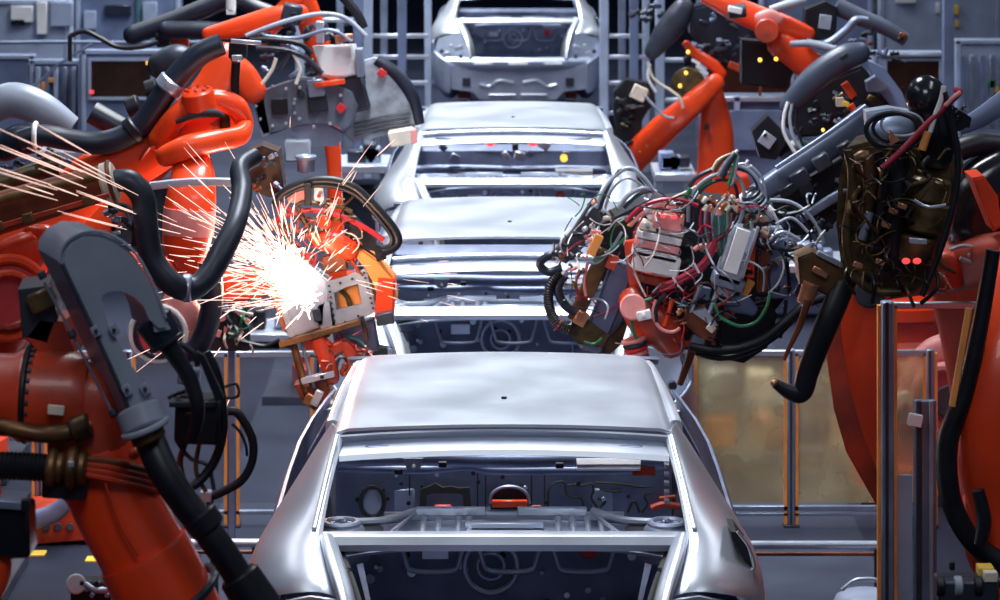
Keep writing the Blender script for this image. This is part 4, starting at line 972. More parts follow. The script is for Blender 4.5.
part(M(Y).sweep("560,272,-.16 550,286,-.16 549,305,-.16 556,322,-.16 570,330,-.16", 5, seg=12, rib=.1, pitch=2.5), 'ribbed_hose', BLACK)
part(M(Y).sweep("565,275,-.16 558,290,-.16 566,306,-.16 578,314,-.16", 4.5, seg=12), 'bent_hose', NAVY)
part(M(Y).sweep("562,254,-.16 548,256,-.16 540,264,-.16 548,272,-.16 562,268,-.16", 4.2, seg=12), 'hose_elbow', NAVY)
part(M(Y).prism("624,242,-.16 638,240,-.16 640,292,-.16 630,294,-.16", (0, .05, 0), 1), 'red_bar', ORANGE)
# valve manifold
va = part(M(Y).box("656,262,-.2", 46, 20, 30, ang=12), 'valve_base', WHITE)
for k_ in range(4):
    o_ = M(Y).box("%f,%f,-.2" % (654+2.4*k_, 253-8.5*k_), 44, 7.2, 30, ang=12).build('valve_block', (WHITE, PINK, WHITE, CREAM)[k_], va)
    M(Y).cyl("%f,%f,-.30 %f,%f,-.2" % (640+2.4*k_, 250-8.5*k_, 640+2.4*k_, 250-8.5*k_), 2.2, None, 10).build('valve_port', GREYC, o_)
tb = part(M(Y).box("668,221,-.22", 30, 16, 24, ang=10), 'top_block', PINK)
for x, y in ((663, 216), (674, 217)): M(Y).box("%f,%f,-.32" % (x, y), 5, 3, 3, ang=10).build('red_button', LAMPR, tb)
bb = part(M(Y).box("680,259,-.14", 22, 34, 30, ang=10), 'black_box', BLACKG)
for x, y in ((677, 252), (675, 263)): M(Y).ring("%f,%f,-.225" % (x, y), (0, 1, 0), 3.6, .9, 16, 6).build('round_port', GREYC, bb)
part(M(Y).prism("645,214,-.2 655,202,-.2 676,202,-.2 682,212,-.2 660,212,-.2 650,222,-.2", (0, .1, 0), 1), 'white_cover', WHITE)
for k_ in range(12): part(M(Y).fit("%f,%f,-.26" % (R.uniform(642, 690), R.uniform(198, 240)), R.uniform(4, 9), R.uniform(3, 8), 7, ang=R.uniform(-40, 40)), 'air_fitting', R.choice((WHITE, ALU, GREYC, COPPER, BLACK)))
part(M(Y).box("655,280,-.15", 36, 8, 20, ang=12), 'orange_base', ORANGED)
# loops of hose
for q, r, m_ in (("596,208,-.2 604,190,-.2 616,175,-.2 630,168,-.2 644,178,-.2 654,192,-.2", 2.2, GREYC), ("600,210,-.2 606,192,-.2 618,172,-.2 634,170,-.2 648,184,-.2", 1.8, NAVY), ("604,212,-.18 612,190,-.18 626,178,-.18 640,184,-.18 650,196,-.18", 1.5, ALU),
    ("618,208,-.2 630,194,-.2 646,188,-.2 662,196,-.2", 2.2, GREYC), ("624,208,-.2 640,194,-.2 656,192,-.2 672,204,-.2", 2, NAVY), ("626,222,-.24 640,208,-.24 660,200,-.24 680,200,-.24 698,206,-.24", 2.2, MAROON), ("630,226,-.24 644,212,-.24 664,204,-.24 688,206,-.24", 1.8, PINK),
    ("628,226,-.22 638,218,-.22 650,210,-.22 668,208,-.22", 1.3, YELLOW), ("668,200,-.2 690,190,-.2 710,178,-.2 724,170,-.2", 1.3, CREAM), ("672,204,-.2 694,192,-.2 712,180,-.2", 1.5, GREEN), ("676,206,-.2 686,196,-.2 690,188,-.2", 2.4, GREEN),
    ("688,222,-.2 690,200,-.2 700,184,-.2 718,174,-.2 736,176,-.2 744,192,-.2 742,215,-.2 734,230,-.2", 2.0, GREYC), ("692,226,-.2 694,204,-.2 704,188,-.2 720,180,-.2 734,184,-.2 738,200,-.2", 1.7, NAVY), ("686,220,-.18 686,196,-.18 696,178,-.18 716,168,-.18", 2.2, NAVY),
    ("730,166,-.2 745,168,-.2 757,180,-.2 763,198,-.2 764,215,-.2", 2.2, GREYC), ("736,168,-.2 752,174,-.2 758,190,-.2 757,212,-.2", 2, NAVY), ("728,168,-.2 746,164,-.2 762,178,-.2 766,200,-.2", 1.4, ALU), ("714,172,-.22 722,160,-.22 734,153,-.22", 1.8, OLIVE), ("718,176,-.22 726,162,-.22 735,152,-.22", 2.2, GREYC),
    ("722,180,-.23 729,164,-.23 736,154,-.23", 2.2, NAVY), ("728,186,-.23 733,170,-.23 737,154,-.23", 1.6, GREEN), ("732,186,-.23 736,168,-.23 738,156,-.23", 1.6, ALU), ("712,170,-.2 718,160,-.2 730,154,-.2", 1.2, CREAM)):
    part(M(Y).sweep(q, r*1.05, seg=8, k=6), 'hose_loop', m_)
for q in ((744, 168, 752, 166), (745, 166, 748, 160), (735, 153, 738, 150)): part(M(Y).cyl("%f,%f,-.2 %f,%f,-.2" % q, 1.6), 'white_tie', WHITE)
for k_ in range(22): part(M(Y).cyl("%f,%f,-.27 %f,%f,-.27" % ((lambda x, y, a: (x, y, x+7*math.cos(a), y+7*math.sin(a)))(R.uniform(698, 738), 194+R.uniform(0, 16), R.uniform(.9, 2.4))), R.uniform(1.8, 3.2)), 'copper_fitting', R.choice((COPPER, COPPER, CREAM, PINK)))
for k_ in range(8): part(M(Y).sweep("%f,212,-.24 %f,226,-.25 %f,240,-.24 %f,256,-.22" % (714+2.2*k_, 715+2*k_, 716+1.4*k_, 720+.6*k_), 1.3, seg=6), 'teal_wire', (TEAL, GREEN, GREYC, TEAL)[k_ % 4])
for k_ in range(6): part(M(Y).sweep("%f,208,-.24 %f,224,-.25 %f,242,-.24" % (702+2*k_, 700+2.4*k_, 704+2*k_), 1.3, seg=6), 'purple_wire', (MAROON, NAVY, GREYC)[k_ % 3])
for k_ in range(2): part(M(Y).sweep("%f,%f,-.26 %f,%f,-.27 %f,%f,-.26 %f,%f,-.24" % (660, 292-4*k_, 686, 279-4*k_, 704, 266-4*k_, 716, 242-3*k_), 3.0, seg=10), 'maroon_hose', MAROON)
for x, y in ((676, 283), (697, 269)): part(M(Y).cyl("%f,%f,-.28 %f,%f,-.28" % (x-3, y-6, x+2, y+4), 1.2), 'white_tie', WHITE)
for k_ in range(4): part(M(Y).sweep("%f,%f,-.24 %f,%f,-.24 %f,%f,-.22" % (694+6*k_, 250, 702+5*k_, 246-k_, 716, 250), 2.6, seg=8), 'copper_elbow', COPPER if k_ % 2 else PINK)
# air cylinder with the bright face
cy = part(M(Y).box("736,254,-.22", 26, 58, 26, ang=18), 'air_cylinder', GREYC)
M(Y).box("737,251,-.34", 14, 44, 4, ang=18).build('bright_face', WHITE, cy)
M(Y).box("750,252,-.3", 3, 52, 8, ang=18).build('cylinder_edge', ALU, cy)
part(M(Y).box("728,281,-.22", 32, 12, 26, ang=18), 'cylinder_head', ALUD)
part(M(Y).box("724,291,-.22", 16, 8, 18, ang=18), 'cylinder_foot', ALU)
for a_, b_, c_, d_ in ((700, 285, 688, 320), (717, 292, 705, 326)): part(M(Y).cyl("%f,%f,-.24 %f,%f,-.24" % (a_, b_, c_, d_), 2.4), 'guide_rod', ALU)
part(M(Y).box("705,293,-.2", 10, 12, 10, ang=15), 'slate_nut', BLUEG)
yb = part(M(Y).prism("686,314,-.26 706,310,-.26 718,326,-.26 714,342,-.26 700,338,-.26 686,326,-.26", (0, .14, 0), 1), 'clamp_yoke', BROWN)
M(Y).prism("692,312,-.28 706,309,-.28 718,326,-.28 712,326,-.28", (0, .06, 0)).build('yoke_top', ALU, yb)
M(Y).box("711,328,-.28", 8, 7, 5, ang=40).build('pale_pad', CREAM, yb)
for k_ in range(6): part(M(Y).fit("%f,%f,-.28" % (681+R.uniform(-3, 5), 313+R.uniform(-4, 10)), 5, 4, 6, ang=R.uniform(-40, 40)), 'brass_fitting', R.choice((CREAM, COPPER)))
part(M(Y).box("697,342,-.2", 14, 16, 14, ang=18), 'slate_block', ALUD)
part(M(Y).sweep("692,350,-.1 688,362,-.05 680,384,0", [4, 4, 3], n=4), 'brown_stem', BROWN)
# red clamp
rc = part(M(Y).limb("632,300,-.2 645,318,-.2 662,330,-.2 672,345,-.2", [14, 19, 20, 14], flat=.9), 'red_clamp_body', ORANGED)
M(Y).cyl("633,307,-.34 633,307,-.2", 13).build('pale_red_knob', PINK, rc)
M(Y).box("644,315,-.34", 14, 9, 8, ang=-12).cyl("644,315,-.4 644,315,-.34", 2, None, 8).build('white_lug', WHITE, rc)
for k_, m_ in enumerate((PINK, GREYD, RED, PINK, RED)):
    M(Y).cyl("%f,%f,-.26 %f,%f,-.26" % (633.5+k_, 338+4.4*k_, 634.5+k_, 342+4.4*k_), 13-.4*k_).build('clamp_ring', m_, rc)
part(M(Y).sweep("672,300,-.28 668,314,-.28 664,326,-.28", 2.6), 'orange_pin', ORANGE)
for q, r, m_ in (("652,298,-.3 640,304,-.3 632,318,-.3 634,334,-.3 642,344,-.3", 1.8, GREEN), ("656,300,-.3 653,314,-.3 660,328,-.3 672,332,-.3 680,328,-.3", 1.8, PINK), ("666,294,-.3 656,306,-.3 656,322,-.3", 2.2, NAVY), ("714,304,-.28 722,318,-.28 740,326,-.28 756,322,-.28 766,308,-.28 770,294,-.28", 1.7, GREEN),
                 ("584,342,-.2 594,344,-.2 602,338,-.2", 1.6, GREEN), ("594,262,-.22 604,256,-.22 616,246,-.22 628,236,-.22", 1.6, GREEN), ("588,262,-.22 598,262,-.22 612,248,-.22 622,232,-.22", 1.6, GREYC), ("586,296,-.2 584,280,-.2 588,262,-.2", 1.6, PINK), ("580,300,-.2 576,282,-.2 584,268,-.2", 1.4, MAROON)):
    part(M(Y).sweep(q, r, seg=8), 'loose_cable', m_)
part(M(Y).box("595,245,-.24", 9, 22, 8, ang=25), 'orange_fitting', AMBER)
part(M(Y).box("612,262,-.2", 10, 14, 8, ang=20), 'orange_fitting', ORANGED)
for k_ in range(34):
    part(M(Y).fit("%f,%f,-.24" % (lambda u, w_: (560+u*46+w_*14, 268-u*62+w_*16))(R.random(), R.uniform(-.6, 1.2)), R.uniform(4, 10), R.uniform(3, 8), 8, ang=R.uniform(-60, 60)), 'tool_fitting', R.choice((ALU, GREYC, NAVY, BRONZE, CREAM, BLACK, PINK, COPPER)))
# right half: orange brackets, black bag, cables
part(M(Y).frame("742,236,-.2 756,240,-.2 754,278,-.2 738,276,-.2", "747,242,-.2 751,243,-.2 750,270,-.2 744,269,-.2", (0, .06, 0)), 'orange_bracket', ORANGE)
part(M(Y).box("746,290,-.2", 8, 22, 8, ang=30), 'orange_lever', AMBER)
part(M(Y).prism("720,318,-.12 745,312,-.12 770,300,-.12 778,316,-.12 768,348,-.12 744,364,-.12 726,360,-.12 716,346,-.12", (0, .14, 0), 4), 'black_boot', BLACK)
part(M(Y).limb("730,302,-.2 742,304,-.2 752,310,-.2", [8, 10, 6]), 'slate_cap', BLUEG)
part(M(Y).sweep("690,346,-.24 712,350,-.24 740,348,-.24 765,338,-.24 790,318,-.24 806,304,-.24 830,296,-.2", [4, 4.5, 5, 5, 5, 4.5, 4], seg=10), 'black_hose', BLACK)
part(M(Y).sweep("696,352,-.2 720,358,-.2 748,352,-.2 776,336,-.2 800,312,-.2", 3, seg=10), 'black_hose', BLACK)
part(M(Y).box("776,262,-.1", 18, 70, 20, ang=-4), 'slate_panel', BLUEG)
part(M(Y).box("764,262,-.14", 10, 60, 14, ang=4), 'rusty_panel', BROWN)
for q, r, m_ in (("770,200,-.2 790,202,-.2 806,212,-.2 818,228,-.2 824,244,-.2", 2.0, GREYC), ("774,212,-.2 792,206,-.2 806,222,-.2 812,244,-.2", 1.4, BLACK), ("772,236,-.22 784,232,-.22 800,240,-.22", 1.8, ALU), ("776,224,-.22 792,218,-.22 808,232,-.22", 1.6, GREYC), ("768,246,-.22 788,250,-.22 804,248,-.22 816,258,-.22", 2.2, BLACK), ("786,300,-.2 784,320,-.2 780,338,-.2", 2, BLACK),
                 ("770,240,-.22 778,226,-.22 772,210,-.22", 1.4, WHITE), ("782,252,-.2 796,262,-.2 800,280,-.2 796,296,-.2", 1.8, BLACK)):
    part(M(Y).sweep(q, r, seg=8), 'loose_cable', m_)
for k_ in range(28): part(M(Y).fit("%f,%f,-.2" % (R.uniform(746, 826), R.uniform(205, 300)), R.uniform(4, 12), R.uniform(3, 9), 8, ang=R.uniform(-50, 50)), 'tool_fitting', R.choice((BLACK, GREYD, NAVY, ALU, BROWN, BRONZE, ALU, COPPER)))
for k_ in range(16): part(M(Y).cyl("%f,%f,-.26 %f,%f,-.26" % ((lambda x, y, a: (x, y, x+7*math.cos(a), y+7*math.sin(a)))(R.uniform(738, 766), R.uniform(216, 236), R.uniform(0, 3))), R.uniform(1.6, 3)), 'copper_fitting', R.choice((COPPER, CREAM, BRONZE, ALU)))
for k_ in range(16): part(M(Y).fit("%f,%f,-.2" % (R.uniform(660, 730), R.uniform(292, 345)), R.uniform(5, 13), R.uniform(4, 12), 8, ang=R.uniform(-50, 50)), 'clamp_fitting', R.choice((BROWN, BLACK, ORANGED, GREYD, RED, BRONZE)))
for k_ in range(5): part(M(Y).ring("%f,%f,-.2" % (751+k_*2.2, 194+k_*3.5), (.5, .2, -.8), 9, 1.6, 20, 6), 'coil_ring', GREYC if k_ % 2 else NAVY)
part(M(Y).limb("746,200,-.12 757,206,-.12 768,214,-.12", [9, 9, 8]), 'white_collar', WHITE)

wires(t, Y, (560, 200, 640, 345), 34, (GREYC, BLACK, NAVY, GREEN, ALU, MAROON, CREAM, WHITE), d=(-.26, -.16))
wires(t, Y, (640, 190, 770, 300), 44, (GREYC, BLACK, NAVY, ALU, GREYC, TEAL, MAROON, WHITE), d=(-.34, -.24), L=(16, 46))
wires(t, Y, (766, 200, 826, 300), 30, (BLACK, GREYC, ALU, BLACK, WHITE), d=(-.24, -.16))
wires(t, Y, (650, 290, 730, 348), 20, (BLACK, BROWN, GREYC, PINK, RED), d=(-.3, -.22))
# ================================================================== robot with grey tube cover (upper right)
Y = 18.2
t = thing('welding_robot', 'orange robot with a grey tube cover and black motors below its raised forearm', 'robot', base_loc(1080, Y), 'orange welding robots')
pedestal(t, base_loc(1080, Y)[0]+.2, Y+1.4, .9)
M(Y).limb("1080,400,1.4 1040,300,1.2 960,205,.8 905,150,.4 880,110,.3", [38, 34, 30, 24, 18], flat=.8).build('upper_arm', ORANGED, t)
M(Y).limb("787,106,-.3 806,86,-.3 826,69,-.3 846,57,-.3 860,53,-.3", [8, 12, 13, 13, 11], flat=.9, n=2.6).build('tube_cover', mat('slate_cover', (.05, .065, .105), 0, .34, .12, 5), t)
M(Y).cyl("846,56,-.55 842,58,-.4", 2.4).build('cover_screw', BLACK, t)
M(Y).prism("790,108 826,80 862,66 886,92 900,126 860,132 800,138 784,126", (0, .3, 0), 3).build('wrist_block', BLACK, t)
M(Y).prism("866,60,-.1 884,68,-.1 902,92,-.1 912,118,-.1 896,112,-.1 878,90,-.1", (0, .1, 0), 1).build('slate_strap', BLUEG, t)
M(Y).prism("866,82,-.2 876,76,-.2 890,86,-.2 882,92,-.2 868,92,-.2", (0, .08, 0), 1).build('pale_plate', ALUD, t)
M(Y).box("849,90,-.25", 8, 17, 8, ang=-35).build('orange_tab', ORANGE, t)
M(Y).box("856,115,-.25", 7, 24, 8, ang=-30).build('orange_bar', ORANGE, t)
M(Y).box("840,102,-.25", 8, 9, 6).build('white_tag', CREAM, t)
M(Y).box("846,104,-.3", 6, 5, 5, ang=20).build('yellow_plug', YELLOW, t)
for x, y in ((838, 124), (842, 122)): M(Y).cyl("%f,%f,-.3 %f,%f,-.3" % (x-4, y-4, x+5, y+5), 1.5).build('steel_pin', ALU, t)
for x, y in ((823, 130), (815, 143)): M(Y).ball("%f,%f,-.3" % (x, y), 1.8, seg=10).build('amber_lamp', LAMPY, t)
bx = M(Y).prism("752,132,-.25 768,116,-.25 790,138,-.25 776,160,-.25 760,158,-.25", (0, .16, 0), 1).build('black_motor', BLACK, t)
M(Y).box("767,140,-.27", 14, 13, 4, ang=35).build('pale_label', ALU, bx)
M(Y).box("765,135,-.28", 3, 3, 4, ang=35).build('label_spot', NAVY, bx)
for q, m_ in (("788,102,-.35 784,116,-.35 784,132,-.35 792,148,-.35 800,158,-.35", WHITE), ("792,104,-.35 790,120,-.35 794,138,-.35 804,152,-.35", GREYC), ("796,108,-.35 796,126,-.35 802,142,-.35 812,156,-.35", NAVY), ("802,140,-.35 806,150,-.35 812,156,-.35", GREEN)):
    M(Y).sweep(q, 1.8, seg=8).build('motor_cable', m_, t)
for k_ in range(22): M(Y).fit("%f,%f,%f" % (R.uniform(796, 890), R.uniform(92, 140), R.uniform(-.12, 0)), R.uniform(5, 16), R.uniform(5, 13), 10, ang=R.uniform(-45, 45)).build('motor_fitting', R.choice((BLACK, BLACK, NAVY, GREYD, OLIVE, BLUEG)), t)
M(Y).sweep("782,160,-.1 800,150,-.1 840,150,-.1", [14, 12, 10]).build('dark_tube', NAVY, t)

# ================================================================== orange robot reaching over from the top right
Y = 20.5
t = thing('welding_robot', 'orange robot reaching in from the top edge with round elbow cap', 'robot', base_loc(905, Y), 'orange welding robots')
pedestal(t, base_loc(905, Y)[0], Y+.3, .8)
M(Y).limb("905,350,.3 900,240,.3 890,160,.3 850,100,.2 815,66,.1", [34, 30, 26, 20, 14], flat=.8).build('lower_arm', ORANGED, t)
M(Y).limb("780,44 800,58 820,76", [14, 15, 15], flat=.9).build('upper_arm', ORANGE, t)
M(Y).limb("706,-4 735,9 762,20 785,26 808,34", [8, 12, 13, 11, 8], flat=.9).build('forearm', ORANGE, t)
el = M(Y).cyl("767,31,-.35 767,31,.1", 12.5).build('elbow_cap', ORANGED, t)
M(Y).limb("760,18,-.25 770,16,-.25 778,20,-.25", [6, 7, 6]).build('pale_joint', PINK, t)
M(Y).prism("742,40,.1 790,44,.1 800,60,.1 786,90,.1 742,84,.1", (0, .2, 0), 2).build('dark_gearbox', BLACK, t)
M(Y).cyl("728,12,-.2 746,10,-.2", 7).build('wrist_ring', GREYD, t)
M(Y).box("735,10,-.3", 14, 6, 6, ang=12).build('white_tag', WHITE, t)
mb = M(Y).prism("806,10 826,2 838,8 836,36 814,42 804,34", (0, .2, 0), 2).build('black_motor', BLACK, t)
M(Y).box("825,22,-.03", 12, 14, 4, ang=8).build('pale_label', GREYC, mb)
M(Y).sweep("806,42,-.1 826,44,-.1 846,30,-.1 856,20,-.1 868,20,-.1", [4, 4, 4, 4, 3], seg=10).build('grey_hose', ALUD, t)
M(Y).sweep("790,44,-.2 812,44,-.2 838,50,-.2 860,50,-.2", [3, 4, 4, 4], seg=10).build('grey_bar', GREYC, t)
M(Y).sweep("836,6,.1 862,18,.1 886,28,.1 906,40,.1", [9, 9, 8, 7], seg=14).build('slate_pipe', mat('slate_pipe_paint', (.075, .09, .14), 0, .42, .2, 6), t)
M(Y).sweep("770,10,-.1 790,4,-.1 806,0,-.1", [4, 5, 4], seg=10).build('grey_tube', GREYC, t)
for x, y in ((776, 59), (760, 60), (865, 47)): M(Y).ball("%f,%f,-.3" % (x, y), 2.2, seg=10).build('amber_lamp', LAMPY, t)
for k_ in range(16): M(Y).fit("%f,%f,%f" % (R.uniform(840, 905), R.uniform(30, 60), R.uniform(0, .2)), R.uniform(5, 16), R.uniform(4, 9), 10, ang=R.uniform(-30, 40)).build('arm_fitting', R.choice((BLUEG, NAVY, BLACK, BROWN, GREYD)), t)

# ================================================================== the robot with two splayed orange arms
Y = 25.3
t = thing('welding_robot', 'orange robot with two splayed arms like an upturned V behind the third car', 'robot', base_loc(716, Y), 'orange welding robots')
pedestal(t, base_loc(722, Y)[0], Y+.2, .75, .28)
M(Y).limb("712,84 716,130 716,180 720,260", [9, 17, 19, 24], flat=.8, n=3).build('lower_arm', ORANGE, t)
M(Y).cyl("706,127,-.2 706,127,-.1", 3).build('bore', BLACK, t)
M(Y).limb("716,82,-.2 690,106,-.2 660,132,-.1 622,170,.1", [9, 12, 14, 15], flat=.8, n=3).build('forearm', ORANGE, t)
for x, y in ((655, 140), (647, 146), (640, 152)): M(Y).cyl("%f,%f,-.52 %f,%f,-.4" % (x, y, x, y), 1.4, None, 8).build('bolt', BROWN, t)
M(Y).cyl("688,84,-.2 688,84,.1", 17).build('olive_motor', OLIVE, t)
M(Y).limb("686,44,-.1 696,54,-.1 712,64,-.1 722,74,-.1", [4, 5, 6, 5]).build('orange_link', ORANGE, t)
M(Y).box("738,68,-.1", 20, 7, 8, ang=25).build('orange_clip', ORANGED, t)
M(Y).limb("652,52,-.2 664,36,-.2 676,20,-.2 684,8,-.2", [8, 12, 13, 11], flat=.9).build('slate_cover', GREYD, t)
bk = M(Y).prism("614,92 626,80 650,84 656,102 640,120 640,150 618,146 614,116", (0, .2, 0), 2).build('tool_block', BLACK, t)
M(Y).box("639,93,-.05", 15, 14, 6, ang=24).build('pale_label', CREAM, bk)
for q, m_ in (("648,62,-.3 652,76,-.3 660,84,-.3 670,90,-.3 680,98,-.3 683,108,-.3", CREAM), ("645,96,-.3 654,106,-.3 664,116,-.3 674,118,-.3", GREYC), ("650,64,-.3 648,78,-.3 656,92,-.3", WHITE), ("752,68,-.1 760,80,-.1 760,96,-.1", BROWN)):
    M(Y).sweep(q, 1.5, seg=8).build('tool_cable', m_, t)
for x, y in ((696, 62), (700, 68), (704, 72)): M(Y).box("%f,%f,-.28" % (x, y), 9, 3, 4, ang=30).build('white_tag', WHITE, t)
for x, y in ((686, 73), (680, 86), (688, 52)): M(Y).ball("%f,%f,-.35" % (x, y), 2, seg=10).build('amber_lamp', LAMPY, t)
M(Y).prism("690,8 712,2 732,16 752,26 758,50 748,66 722,68 704,52 690,34", (0, .25, 0), 3).build('wrist_block', NAVY, t)
for k_ in range(30): M(Y).fit("%f,%f,%f" % (R.uniform(690, 755), R.uniform(4, 66), R.uniform(-.12, 0)), R.uniform(5, 15), R.uniform(5, 12), 10, ang=R.uniform(-45, 45)).build('wrist_fitting', R.choice((BLACK, NAVY, GREYD, BLUEG, BLACK)), t)
for k_ in range(14): M(Y).fit("%f,%f,%f" % (R.uniform(616, 650), R.uniform(84, 150), R.uniform(-.1, 0)), R.uniform(5, 14), R.uniform(5, 12), 10, ang=R.uniform(-45, 45)).build('tool_fitting', R.choice((BLACK, OLIVE, GREYD, BLACK, NAVY)), t)
for k_ in range(8): M(Y).fit("%f,%f,%f" % (R.uniform(632, 668), R.uniform(0, 20), R.uniform(-.1, .1)), R.uniform(6, 16), R.uniform(5, 9), 10, ang=R.uniform(-45, 45)).build('tool_fitting', R.choice((NAVY, GREYD, BLUEG)), t)
M(Y).prism("724,60,.3 770,50,.3 800,60,.3 800,96,.3 720,96,.3", (0, .1, 0)).build('dark_guard', OLIVE, t) if False else None

# ================================================================== red robot behind the glass
Y = 17.6
t = thing('welding_robot', 'red robot with a big round gearbox seen through the glass fence panel', 'robot', base_loc(940, Y), 'orange welding robots')
pedestal(t, base_loc(940, Y)[0], Y+.3, .75, .4, ORANGED)
M(Y).cyl("944,398,-.1 944,398,.3", 34).build('gearbox', RED, t)
M(Y).ring("944,398,-.1", (0, 1, 0), 31, 5).build('gearbox_rim', PINK, t)
M(Y).cyl("950,402,-.16 950,402,.0", 17).build('motor_face', BLACK, t)
M(Y).limb("905,420 912,380 932,352 965,345", [10, 12, 13, 16]).build('curved_arm', PINK, t)
M(Y).limb("1000,330 985,360 970,400 955,470", [22, 24, 26, 30]).build('arm', ORANGED, t)
M(Y).limb("897,408,-.1 903,396,-.1 910,402,-.1", [5, 6, 5]).build('white_arm', WHITE, t)
M(Y).box("905,415,-.1", 22, 8, 10).build('dark_block', NAVY, t)
# ================================================================== hall
fl = structure(M().box([(0, 28, -.05)], 30, .1, 64, bev=0).build('floor', mat('floor_paint', (.015, .019, .036), 0, .72, .35, 1.2, spec=.15)))
wl = mat('hall_wall_paint', (.20, .25, .36), 0, .7, .15, 1)
structure(M().box([(0, 58, 4.5)], 30, 9, .2, bev=0).build('wall_back', wl))
for n, x in (('left', -15), ('right', 15)):
    structure(M().box([(x, 28, 4.5)], .2, 9, 64, bev=0).build('wall_'+n, wl))
LANE = mat('pale_floor_lane', (.032, .040, .066), 0, .7, .25, 2, spec=.15)
structure(M().box([(-1.25, 19.5, .002)], .55, .004, 9, bev=0).build('trim_1', LANE))
structure(M().box([(1.5, 19.5, .002)], .8, .004, 12, bev=0).build('trim_2', LANE))

def fpy(z, Y): return YH+(ZC-z)*F/Y
def fence(label, Y, posts, top, panels, strip=True, w=12, bottom=None, rails=(), grp='aluminium safety fences', pm=None):
    """posts: px list; top: row of the top rail; panels: list of (px0, px1, material)"""
    x0, x1 = posts[0], posts[-1]
    t = thing('safety_fence', label, 'fence', base_loc((x0+x1)/2, Y), grp)
    yb = fpy(0, Y)
    for x in posts:
        p = M(Y).box("%f,%f" % (x, (top-4+yb)/2), w, yb-top+4, w, bev=.08).build('post', ALUD, t)
        M(Y).box("%f,%f,%f" % (x, (top-4+yb)/2, -w*.5*Y/F), w*.25, yb-top, 1.2, bev=0).build('groove', GREYD, p)
        if strip:
            for sx in (-1, 1): M(Y).box("%f,%f,.0" % (x+sx*(w/2+1.6), (top+yb)/2), 3.2, yb-top, w*.7, bev=0).build('amber_edge', AMBER, p)
        M(Y).box("%f,%f" % (x, yb-1.5), w*2, 3, w*2).build('foot_plate', GREYD, p)
    for ry, rh in [(top, 6)]+list(rails):
        M(Y).box("%f,%f" % ((x0+x1)/2, ry), x1-x0-w, rh, w*.7).build('rail', ALU if ry == top else ALUD, t)
    for a, b, m_ in panels:
        M(Y).box("%f,%f" % ((a+b)/2, (top+(bottom or yb-14))/2), b-a-w, (bottom or yb-14)-top-5, 1.5, bev=0).build('panel', pm or m_, t)
    return t
# right: tan polycarbonate fence beside the second car
fence('fence with two tan see-through panels behind the black electrode', 17.0, (690, 791, 930), 353, [(690, 791, TAN), (791, 930, TAN)], w=8, bottom=505, rails=((508, 5), (514, 3)))
# right: near fence post and leaning glass panel
Y = 12.0
t = fence('near fence with clear panel and amber-edged post beside the orange hanging link', Y, (887, 985), 305, [(887, 985, CLEAR)], w=13, bottom=700)
M(Y).box("925,520", 22, 240, 10).build('wide_post', ALUD, t); M(Y).box("919,520,-.03", 5, 238, 6).build('groove', GREYD, t); M(Y).box("931,520,-.03", 4, 238, 6).build('groove', GREYC, t)
M(Y).box("925,%f" % ((640+848)/2), 24, 216, 12).build('lower_post', ALUD, t)
M(Y).sweep("969,308,-1.0 960,360,-1.0 952,406,-1.0", [3, 3, 3], n=4).build('reflection_strip', AMBER, t)  # amber strip stands for the reflection edge of the panel
M(Y).box("915,420,-.06", 14, 12, 8, ang=10).build('white_lamp', WHITE, t)
M(Y).box("903,540", 18, 130, 3, bev=0).build('pale_sheet', PALEB, t)
# left fence by the floor lane
fence('fence with amber-edged post at the floor lane behind the drop hose', 17.0, (40, 128, 232, 318), 354, [(40, 128, CLEAR), (128, 232, CLEAR), (232, 318, CLEAR)], w=9, bottom=505, rails=((512, 4),))
# chrome handrails
def handrail(label, Y, xa, xb, row):
    t = thing('handrail', label, 'handrail', base_loc((xa+xb)/2, Y), 'low chrome handrails')
    M(Y).cyl("%f,%f %f,%f" % (xa, row, xb, row), 4.2).build('tube', ALU, t)
    M(Y).cyl("%f,%f,.05 %f,%f,.05" % (xa, row+9, xb, row+9), 2).build('lower_tube', BROWN, t)
    yb = fpy(0, Y)
    for x in (xa+6, xb-6): M(Y).cyl("%f,%f,.03 %f,%f,.03" % (x, row, x, yb), 4).build('leg', GREYD, t)
    return t
handrail('low chrome handrail crossing between the near car and the amber-edged post', 15.2, 742, 884, 545)
handrail('low chrome handrail crossing behind the thick black hose', 15.2, 175, 262, 543)
# low yellow-tipped machine at the bottom right corner
Y = 10.5
t = thing('conveyor_unit', 'black conveyor drive with a yellow block low in the corner', 'machine', base_loc(966, Y))
M(Y).box("966,588", 60, 22, 40).build('drive', GREYD, t)
M(Y).cyl("935,582 1000,582", 6).build('shaft', NAVY, t)
for x in (940, 958, 978): M(Y).cyl("%f,586,-.05 %f,586,-.05" % (x-4, x+4), 10).build('roller', GREYC if x == 958 else BLACK, t)
M(Y).box("985,570", 16, 9, 20, ang=0).build('yellow_block', YELLOW, t)
M(Y).box("990,576,-.05", 14, 10, 12).build('white_block', CREAM, t)
M(Y).cyl("952,570,-.08 952,562,-.08", 3).build('tap', BLACK, t)
M(Y).box("966,%f" % ((599+fpy(0, Y))/2), 44, fpy(0, Y)-599, 30).build('stand', GREYD, t)
# white rounded hopper
Y = 15.0
t = thing('parts_bin', 'pale translucent bin on the floor below the chrome handrail', 'bin', base_loc(866, Y))
M(Y).lathe([P(866, 592, Y), P(866, 634, Y)], [(0, 22), (.1, 30), (.3, 34), (1, 30)], 24).build('bin', PALEB, t)
M(Y).sweep("842,590,-.1 856,580,-.1 876,580,-.1 890,590,-.1", 2).build('handle', ALU, t)
